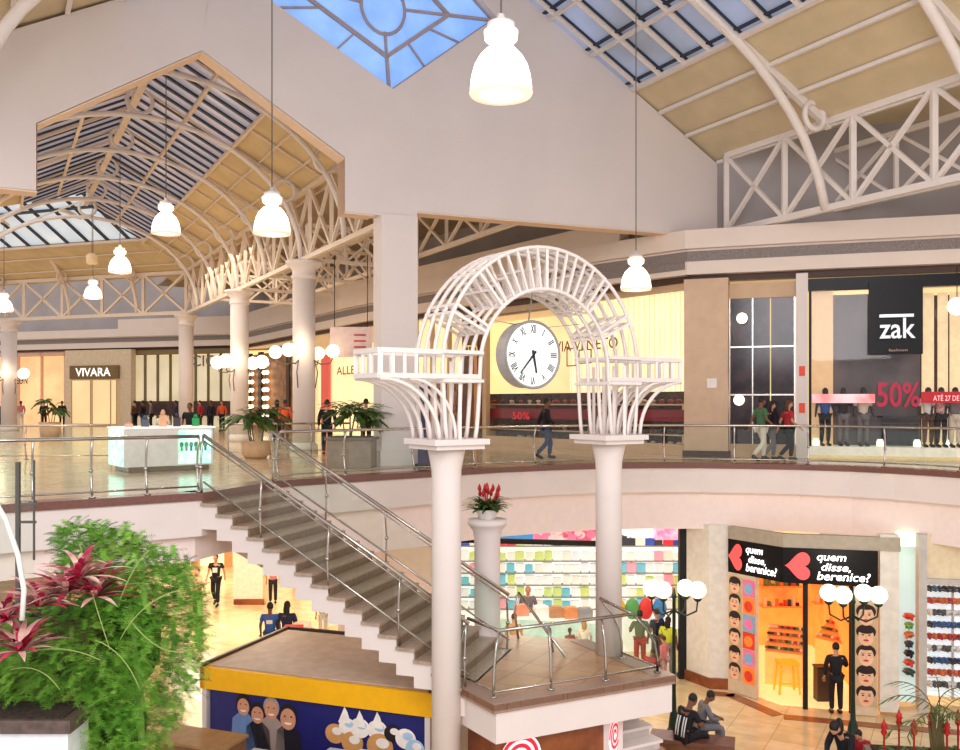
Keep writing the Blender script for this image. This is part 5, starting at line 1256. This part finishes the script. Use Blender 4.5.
# stationery shop visitors
person('man in olive shirt and red trousers standing inside the stationery shop', z_(640,672), .1, olv, C('brick_red', (176,52,36)), dict(wl=(-.2,.3,1.15), el=(-.26,.1,1.12)), SKIN2, HAIRD, 1.0, .4)
person('woman in lime yellow top among the stationery shoppers', z_(668,676), -.5, ylw, gry, None, SKIN2, HAIRD, .95, .4, longhair=True)
person('person in dark top behind the yellow-clad shopper', z_(657,668), .5, nvy, gry, None, SKIN1, HAIRB, .98, .4)
person('child in red shirt beside the stationery shop display', z_(649,688), -.8, red, brn, SIT, SKIN2, HAIRD, .8, .4)
person('person in striped pink skirt and pale top at the shop entrance', z_(664,684), .9, pnk, C('patterned', (150,90,90), rgb2=(220,190,180), scale=30), None, SKIN1, HAIRB, .75, .4)
person('blond assistant in grey top behind the pale green counter', gp(528,28.6), PI, gry, gry, dict(wl=(-.12,.3,1.1), wr=(.12,.3,1.1)), SKIN1, mat('blond_hair', (176,140,84), .6), 1.02, .9)
person('person in cream top seen through the glass of the landing railing', z_(584,672), .2, crm, jean, None, SKIN1, mat('blond_hair', (0,0,0)), .85, .4, longhair=True)
person('child in red-brown top in front of the pale green counter', z_(570,668), .4, C('rust', (160,70,50)), blk, None, SKIN2, HAIRB, .66, .4)
person('person in tan top left of the landing handrail inside the shop', z_(514,672), -.3, C('tan', (190,150,110)), pnk, None, SKIN1, HAIRB, .95, .4)
# lower left
person('young man in black printed T-shirt walking in the lower hall', z_(216,606), PI, blk, blk, WALK, SKIN1, HAIRD, 1.12, .3, extra=lambda t, J: MB().box(-.08,.08,.121,.128,1.14,1.3).build('shirt_print', wht, t))
person('person in beige top beside the fern in the lower hall', z_(198,620), PI-.4, C('beige', (206,170,136)), olv, None, SKIN1, HAIRB, 1.05, .4)
person('left one of two people in blue T-shirt walking behind the kiosk', z_(270,668), .1, blu, jean, None, SKIN2, HAIRD, 1.08, .3, extra=lambda t, J: MB().box(-.08,.08,-.128,-.121,1.2,1.3).build('shirt_print', wht, t))
person('person in dark denim jacket beside the blue T-shirt, behind the kiosk', z_(287,668), -.1, nvy, jean, None, SKIN2, HAIRD, 1.1, .9, longhair=True)
person('distant woman in pink top near the pinkish wall block', z_(273,604), .3, pnk, blk, None, SKIN1, HAIRD, .95, .4, longhair=True)
person('distant person in white at the low white counters', z_(323,640), .3, wht, wht, None, SKIN1, HAIRD, .85, .4)
# upper right walkway
U = 6.0
person('man in black walking in front of the VIA VENETO window', z_(546,459.5,U), -1.4, blk, jean, WALK, SKIN2, HAIRD, 1.0, .9)
person('man in green top and cream trousers walking past the black glass', z_(761,461.5,U), -1.35, grn, crm, WALK, SKIN2, HAIRD, 1.02, .4)
person('woman in black walking between the green and the red top', z_(771,460.5,U), -1.4, blk, gry, WALK, SKIN1, HAIRD, .95, .9, longhair=True)
person('person in red shirt and black trousers striding by the white pillar', z_(788,461.5,U), -1.5, red, blk, WALK, SKIN1, HAIRB, .97, .4, longhair=True)
# upper left
person('person in orange top near the potted plants in the gallery', z_(285,442,U), 0, org, brn, None, SKIN2, HAIRD, 1.0, .9)
person('woman in dark top with yellow bag left of the orange top', z_(277,441,U), .4, brn, blk, None, SKIN1, HAIRD, 1.0, .9, longhair=True)
person('kiosk assistant in dark top behind the white display kiosk', z_(190,455,U), PI, blk, blk, None, SKIN2, HAIRD, .92, .4)
person('kiosk customer with brown hair leaning over the display kiosk', z_(163,458,U), PI, crm, brn, None, SKIN1, HAIRB, .8, .4)
person('person in pale top near the potted palm by the square pier', z_(366,452,U), .3, wht, blk, None, SKIN1, HAIRD, 1.0, .4)
person('person in black with a bag in front of the potted palm', z_(327,455,U), .2, blk, blk, None, SKIN1, HAIRD, .98, .9)
for k, (x, y, s_, tr_, lab) in enumerate(((44,428,blk,blk,'black-clad person left of the VIVARA shop'), (62,427,blk,blk,'dark figure beside the VIVARA shop wall'), (2,428,nvy,blk,'dark figure at the left edge of the gallery'), (21,427,pnk,crm,'figure in pink before the peach lit shop front'),
        (135,430,brn,blk,'figure in brown at the curtained shop, right of VIVARA'), (143,431,blk,jean,'figure in black second from left at the curtained shop'), (151,430,gry,blk,'figure in grey in the middle of the curtained shop crowd'), (176,431,nvy,blk,'figure in navy left of the round column at the curtained shop'), (200,431,red,brn,'figure in red right of the round column at the curtained shop'), (211,432,blk,blk,'figure in black right of the figure in red'), (222,431,org,blk,'figure in orange-red near the grey shop letters'))):
    person(lab, z_(x,y,U), .3*k, s_, tr_, None, SKIN2 if k % 2 else SKIN1, HAIRD, 1.0, .9, hands=False)
# mannequins in the shop window
MQ = mat('mannequin_black', (40,34,36), .3)
def mq(x, top_, tr_, lab, off=.36):
    p = hit(x, inset(FP, off)); person(lab, V((p.x,p.y,EYE-(446.5-HY)/F*26.2)), PI, top_, tr_, dict(wl=(-.3,.05,.92), wr=(.3,.05,.92)), MQ, MQ, .98, .4, hands=False, cat='mannequin', name='mannequin')
mq(825, blu, blk, 'mannequin in blue top, leftmost in the zak window')
mq(843, blk, gry, 'mannequin in black, second from left in the zak window')
mq(863, crm, gry, 'mannequin in cream top and grey trousers left of the 50% lettering')
mq(928, wht, brn, 'mannequin in white top right of the 50% lettering')
mq(941, C('white_stripe', (230,220,220), rgb2=(180,60,60), scale=20), blk, 'mannequin in red and white top behind the red sale band')
mq(955, gry, crm, 'rightmost mannequin in grey top in the zak window')

# ================================================================== UPPER KIOSK, PLANTERS
k0, k1 = onz(124,473,U), onz(213,469,U); k0.z = k1.z = U
kd = (k1-k0).normalized(); kn = V((-kd.y,kd.x,0)); KL = (k1-k0).length
t = thing('display_kiosk', 'white waist-high display kiosk with glowing turquoise ends on the upper floor', 'kiosk', k0)
KH2 = 1.0
MB().slab([k0+Z*.12, k1+Z*.12, k1+Z*KH2, k0+Z*KH2], kn*1.2).build('body', mat('kiosk_white', (224,222,218), .4), t)
MB().slab([k0+kd*.1, k1-kd*.1, k1-kd*.1+Z*.12, k0+kd*.1+Z*.12], kn*1.1+kn*.0).build('plinth', mat('mirror_plinth', (120,104,84), .15, .5), t)
gx = mat('turquoise_glow', (214,255,244), .4, em=1.0, var=.15, scale=5, rgb2=(150,226,210))
MB().slab([k0+kd*KL*.6-kn*.01+Z*.16, k1-kd*.06-kn*.01+Z*.16, k1-kd*.06-kn*.01+Z*.95, k0+kd*KL*.6-kn*.01+Z*.95], -kn*.01).build('lit_panel', gx, t)
MB().slab([k0-kd*.01+Z*.14, k0-kd*.01+kn*1.2+Z*.14, k0-kd*.01+kn*1.2+Z*.98, k0-kd*.01+Z*.98], -kd*.02).build('lit_end', gx, t)
MB().slab([k0-kd*.05-kn*.04+Z*KH2, k1+kd*.05-kn*.04+Z*KH2, k1+kd*.05-kn*.04+Z*(KH2+.04), k0-kd*.05-kn*.04+Z*(KH2+.04)], kn*1.3).build('counter_top', mat('white_top', (0,0,0)), t)
m = MB(); p = PL(m, k0+Z*.16-kn*.022, kd, Z)
for i in range(6): x = KL*(.63+.055*i); p.disc(x, .45, .05, .07, i % 3, .004); p.rect(x-.03, x+.03, .3, .42, (i+1) % 3, .006)
m.build('bottle_prints', [mat('print_teal', (60,150,140), .5), mat('print_green', (70,190,80), .5, em=.2), mat('print_grey', (130,170,180), .5)], t)
for i, (k, c_, l, h_) in enumerate(((.12,(236,170,150),'peach display tray on the left end of the display kiosk',.12), (.3,(80,90,100),'grey scale on the display kiosk',.3), (.5,(226,170,130),'orange box on the middle of the display kiosk',.45), (.88,(30,150,80),'green dispenser on the right end of the display kiosk',.32), (.66,(60,50,60),'dark till on the display kiosk',.35))):
    q = k0+kd*KL*k+kn*.5+Z*(KH2+.04); m = MB(); m.rbox(q, .17, .16, h_*.6, .3); m.lathe(q+Z*h_*.6, [(.06,0), (.05,h_*.2), (.02,h_*.3)], 10)
    tag(m.build('kiosk_item', mat('kitem_%d' % i, c_, .5, em=.08)), l, 'container')
def palm(t, base, n, L, w, mtr, stems=5, hh=.9, sp=.35):
    m = MB(); m2 = MB()
    for s_ in range(stems):
        a = random.uniform(0, 2*PI); r = random.uniform(.02, sp); b = base+V((math.cos(a)*r, math.sin(a)*r, 0)); tp = b+V((math.cos(a)*.12, math.sin(a)*.12, hh*random.uniform(.55,1)))
        m2.tube([b, (b+tp)/2, tp], .018, 6)
        for i in range(n//stems):
            az = random.uniform(0, 2*PI); el = random.uniform(.1, 1.2); pts = []; p = V(tp); e = el
            for k in range(7): pts.append(V(p)); p = p+V((math.cos(az)*math.cos(e), math.sin(az)*math.cos(e), math.sin(e)))*L/6; e -= .22
            m2.tube(pts, .006, 4)
            for k in range(2,7):
                for sd in (-1,1):
                    leaf(m, pts[k], az+sd*(.9-.08*k), e+.5, L*.34, w, .3, 3)
    m2.build('stems', mat('brown_green_stem', (96,84,50), .7), t); m.build('fronds', mtr, t)
q = onz(352,467,U); t = thing('planter', 'grey stone planter box on the upper floor left of the square pier', 'planter', q)
m = MB(); m.rbox(q, 1.1, .7, .68, -.1); m.build('box', CLAYG, t); m = MB(); m.rbox(q+Z*.68, 1.2, .8, .07, -.1); m.build('rim', mat('planter_rim', (120,98,84), .5), t); m = MB(); m.rbox(q+Z*.72, .98, .58, .05, -.1); m.build('soil', SOIL, t)
t = thing('potted_palm', 'bushy green palm growing in the grey planter left of the square pier', 'plant', q+Z*.72); palm(t, q+Z*.72+V((-.05,-.1,0)), 60, .62, .035, LEAFD, 6, .75, .4)
q = onz(256,458,U); t = thing('potted_palm', 'green palm in a low pot between two round columns of the gallery', 'plant', q)
MB().lathe(q, [(.3,0), (.38,.1), (.42,.5), (.36,.5), (.0,.46)], 18).build('pot', mat('tan_pot', (206,170,130), .6), t); palm(t, q+Z*.46, 50, .7, .04, LEAFD, 5, .9, .25)
q = onz(50,437,U); t = thing('potted_palm', 'slender palm in the gallery near the VIVARA shop', 'plant', q)
MB().lathe(q, [(.4,0), (.5,.7), (.4,.7), (0,.65)], 16).build('pot', mat('tan_pot', (0,0,0)), t); palm(t, q+Z*.65, 18, .7, .05, LEAFD, 3, 1.0, .2)
# lower right planter with flowers and palm
q = at(910,790,16.2); q = V((q.x,16.2,.16)); q.z = 0; t = thing('planter', 'low planter with red flowers at the lower right corner', 'planter', q)
m = MB(); q.x += .5; m.rbox(q, 2.3, 1.0, 1.2, -.15); m.build('box', CLAYG, t); m = MB(); m.rbox(q+Z*1.17, 2.1, .8, .08, -.15); m.build('soil', SOIL, t)
for i, (x, y_) in enumerate(((884,15.9), (899,16.1), (914,15.9), (931,16.1), (947,15.9), (958,16.1))):
    b = at(x,0,y_); b.z = 1.24
    t = thing('bromeliad', ['leftmost red flower spike bromeliad in the lower right planter', 'second red flower spike bromeliad in the lower right planter', 'third red flower spike bromeliad in the lower right planter', 'fourth red flower spike bromeliad at the foot of the palm', 'fifth red flower spike bromeliad right of the palm stem', 'rightmost red flower spike bromeliad in the lower right planter'][i], 'plant', b)
    m = MB()
    for k in range(16): leaf(m, b, random.uniform(0,2*PI), random.uniform(.5,1.1), .42, .03)
    m.build('leaves', LEAFD, t)
    m = MB(); hh = .38+.1*(i % 2); m.lathe(b+Z*.1, [(.015,0), (.02,hh), (.055,hh+.05), (.04,hh+.12), (.06,hh+.16), (.035,hh+.22), (.0,hh+.32)], 8)
    for k in range(10): leaf(m, b+Z*(.1+hh+.02*k), k*2.4, .8, .1, .02, .2, 3)
    m.build('flower_spike', FLORED, t)
b = at(938,0,16.0); b.z = 1.24
t = thing('areca_palm', 'slender palm with arching fronds rising from the lower right planter', 'plant', b)
m = MB(); m2 = MB()
for k, (az, el, L, h0) in enumerate(((2.8,.9,1.0,.9), (2.3,1.2,.8,1.0), (.4,.8,1.0,.9), (1.2,1.2,.8,1.05), (-.5,.7,.9,.8), (3.6,.5,1.0,.85), (4.6,.9,.7,.95), (-1.2,1.0,.7,.8), (2.9,.4,.8,.7), (.1,1.3,.7,1.0))):
    s0 = b+V((random.uniform(-.12,.12), 0, 0)); tp = s0+V((math.cos(az)*.08,0,h0*1.05-.1)); m2.tube([s0, tp], [.03,.018], 7)
    p = V(tp); e = el; pts = []
    for i in range(11): pts.append(V(p)); p = p+V((math.cos(az)*math.cos(e), math.sin(az)*math.cos(e), math.sin(e)))*L/10; e -= .17
    m2.tube(pts, .009, 5)
    for i in range(2,11):
        for sd in (-1,1): leaf(m, pts[i], az+sd*.9, -.2, .26, .014, .2, 4)
m2.build('stems', mat('brown_green_stem', (0,0,0)), t); m.build('fronds', mat('palm_olive_green', (110,124,60), .5, rgb2=(70,96,44)), t)

# ================================================================== LEFT FOREGROUND
# fern
def fernbush():
    poly = [(-60,640), (0,640), (28,612), (60,590), (62,560), (55,535), (72,524), (110,528), (150,546), (184,562), (200,592), (203,640), (196,680), (182,708), (160,740), (150,800), (-60,800)]
    def inside(x, y):
        c = False; j = len(poly)-1
        for i in range(len(poly)):
            (xi, yi), (xj, yj) = poly[i], poly[j]
            if (yi > y) != (yj > y) and x < (xj-xi)*(y-yi)/(yj-yi)+xi: c = not c
            j = i
        return c
    base = at(100,770,10.3)
    t = thing('fern_bush', 'huge bright green feathery fern bush at the left foreground', 'bush', base)
    m = MB(); m2 = MB(); n = 0; rnd = random.Random(3)
    while n < 6500:
        x = rnd.uniform(-60,205); y = rnd.uniform(522,800)
        if not inside(x, y): continue
        if x < 80 and y > 700 and rnd.random() < .8: continue
        n += 1
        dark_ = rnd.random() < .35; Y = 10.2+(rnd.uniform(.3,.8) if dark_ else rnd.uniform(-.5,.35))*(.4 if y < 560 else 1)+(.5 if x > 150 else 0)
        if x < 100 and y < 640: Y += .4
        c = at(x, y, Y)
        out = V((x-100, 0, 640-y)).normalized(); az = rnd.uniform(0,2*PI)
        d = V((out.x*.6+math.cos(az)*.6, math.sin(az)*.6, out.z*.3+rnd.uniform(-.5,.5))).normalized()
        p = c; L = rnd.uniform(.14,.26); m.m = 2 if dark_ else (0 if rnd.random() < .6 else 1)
        for k in range(9):
            q = p+d*(L/9); d = (d+V((0,0,-.09))).normalized()
            sd = d.cross(Z); sd = sd.normalized() if sd.length > .01 else V((1,0,0))
            for s_ in (-1,1):
                for e_ in (-.5,.6):
                    v = (sd*s_+d*.5+Z*e_*rnd.random()).normalized()*rnd.uniform(.035,.065); w_ = d*.0042+Z*.002
                    m.add([p-w_, p+w_, p+v], [(0,1,2)])
            p = q
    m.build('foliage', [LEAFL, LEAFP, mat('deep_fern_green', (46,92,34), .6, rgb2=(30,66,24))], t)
    # inner shade volume of leaves so that the bush is dense
    for k, (x, y, rx, rz_) in enumerate(((110,640,.85,1.0), (60,690,.7,.6), (120,720,.5,.6))):
        pass
    m2.tube([base+V((.5,0,-1.4)), base+V((.5,0,-.2)), at(140,700,10.4), at(130,600,10.4)], [.05,.045,.035,.02], 8)
    for (x0, y0, x1, y1, x2, y2) in ((95,640,125,650,140,690), (130,620,160,660,190,650), (100,660,60,640,20,655), (120,640,140,600,180,590), (110,650,90,590,80,545), (120,600,135,560,150,550), (60,690,40,660,10,670)):
        a_, b_, c_ = at(x0,y0,9.6), at(x1,y1,9.5), at(x2,y2,9.7)
        pts = [a_.lerp(b_,k/8).lerp(b_.lerp(c_,k/8),k/8) for k in range(9)]; m2.tube(pts, .006, 5)
    m2.build('stems', mat('pale_stem', (150,170,90), .6), t)
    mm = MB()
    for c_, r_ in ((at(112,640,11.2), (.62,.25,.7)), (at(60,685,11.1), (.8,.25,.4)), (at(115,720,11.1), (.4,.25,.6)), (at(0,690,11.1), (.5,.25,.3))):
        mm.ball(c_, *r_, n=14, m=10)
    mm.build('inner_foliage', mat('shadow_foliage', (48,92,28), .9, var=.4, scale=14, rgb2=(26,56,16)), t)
fernbush()
q = at(30,706,9.9)
t = thing('planter', 'white planter box with grey stone rim under the fern at the lower left corner', 'planter', V((q.x,10.0,3.2)))
MB().box(-7,-4.35,9.5,10.0,0,q.z-.14).build('box', mat('planter_white', (232,232,232), .4), t); m = MB(); m.box(-7.1,-4.3,9.44,10.05,q.z-.14,q.z-.0); m.build('rim', mat('grey_stone_rim', (96,78,70), .5, var=.2, scale=12), t)
m = MB(); m.box(-7,-4.4,9.5,10.0,q.z,q.z+.02); m.build('soil', SOIL, t)
# crimson bromeliads
BR_ = [(66,582,'large crimson and cream bromeliad above the fern, centre of the group'), (95,585,'crimson bromeliad with long cream-edged leaves at the right of the group'), (40,595,'crimson bromeliad between the white pole and the centre bromeliad'), (5,610,'dark crimson bromeliad at the far left edge'), (80,566,'upper crimson bromeliad reaching over the fern top'), (20,640,'low crimson bromeliad at the left edge over the fern')]
for i, (x, y, lab) in enumerate(BR_):
    b = at(x, y+12, 9.75-.06*i)
    t = thing('bromeliad', lab, 'plant', b)
    m = MB(); m2 = MB(); rnd = random.Random(i)
    for k in range(46):
        az = rnd.uniform(0,2*PI); el = rnd.uniform(.15,1.35); L = rnd.uniform(.28,.6)
        leaf(m if rnd.random() < .58 else m2, b, az, el, L, .034, .35)
    m.build('crimson_leaves', LEAFR, t); m2.build('striped_leaves', LEAFC, t)
# planter the bromeliads stand in
t = thing('planter', 'brown stone planter edge behind the crimson bromeliads at the left edge', 'planter', V((-5.6,9.6,5.2)))
MB().box(-6.8,-4.6,10.6,11.4,0,5.05).build('box', mat('brown_planter', (120,84,66), .6, var=.2), t); MB().box(-6.7,-4.7,10.65,11.35,5.05,5.1).build('soil', SOIL, t)
# near railing fragment at the left edge
t = thing('glass_railing', 'near glass railing with dark post and leaning white pole at the left edge', 'railing', at(30,600,8.6))
m = MB(); m.tube([at(-12,490,7.6), at(6,520,7.6), at(18,555,7.6), at(24,590,7.6), at(22,620,7.6)], [.022]*5, 10); m.build('leaning_pole', mat('white_pole', (226,222,216), .2, .2), t)
m = MB(); m.bar(at(18,462,10.8), at(18,610,10.8), .045); m.build('post', mat('grey_post', (96,92,88), .4, .5), t)
m = MB(); m.bar(at(34,460,10.8), at(34,560,10.8), .02); m.build('post', mat('grey_post', (0,0,0)), t)
m = MB(); m.slab([at(-30,462,10.8), at(34,462,10.8), at(34,600,10.8), at(-30,600,10.8)], (0,.01,0)); m.build('glass_pane', GLASS, t)
for y in (505, 522): m = MB(); m.bar(at(18,y,10.8), at(36,y,10.8), .03); m.build('bracket', mat('grey_post', (0,0,0)), t)
# ================================================================== LIGHT AND CAMERA
w = bpy.data.worlds.new('world'); bpy.context.scene.world = w; w.use_nodes = True
nt = w.node_tree; bg = nt.nodes['Background']
tc = nt.nodes.new('ShaderNodeTexCoord'); sp = nt.nodes.new('ShaderNodeSeparateXYZ'); rp = nt.nodes.new('ShaderNodeValToRGB')
nt.links.new(tc.outputs['Generated'], sp.inputs[0]); nt.links.new(sp.outputs['Z'], rp.inputs['Fac'])
rp.color_ramp.elements[0].color = (.93,.88,.86,1); rp.color_ramp.elements[1].color = (.93,.93,.99,1)
nt.links.new(rp.outputs['Color'], bg.inputs['Color']); bg.inputs['Strength'].default_value = 1.12
area("atrium_fill", (0,-4,15), 10, 2600, (1,.97,1), (0,20,6))  # large fill added out of view, above and behind the camera
area("fill_gallery", tuple(G(-4,14,6.2)), 7, 1000, (1,.9,.76), tuple(G(-4,14,-1)), 20)
for i_, (x_, y_, pw) in enumerate(((1.5,23,130), (7.5,26,120), (-5.5,22,110), (-9,30,320), (-3,34,300), (-12,38,300), (13,24,150))): area("underslab_fill", (x_, y_, 4.1), 1.6, pw*1.2, (1,.86,.66), (x_, y_, 0))  # area fills added under the slabs to brighten the lower hall
cam = bpy.data.cameras.new('camera'); co = bpy.data.objects.new('camera', cam); col.objects.link(co)
co.location = (0,0,EYE); co.rotation_euler = (PI/2,0,0); cam.lens = 33.75; cam.sensor_width = 36; cam.shift_y = 28/960
cam.clip_end = 300
sc = bpy.context.scene; sc.camera = co
sc.view_settings.view_transform = 'Standard'; sc.view_settings.look = 'None'
sc.cycles.max_bounces = 6; sc.cycles.transparent_max_bounces = 24; sc.cycles.diffuse_bounces = 4; sc.cycles.caustics_reflective = False
sc.cycles.sample_clamp_indirect = 4
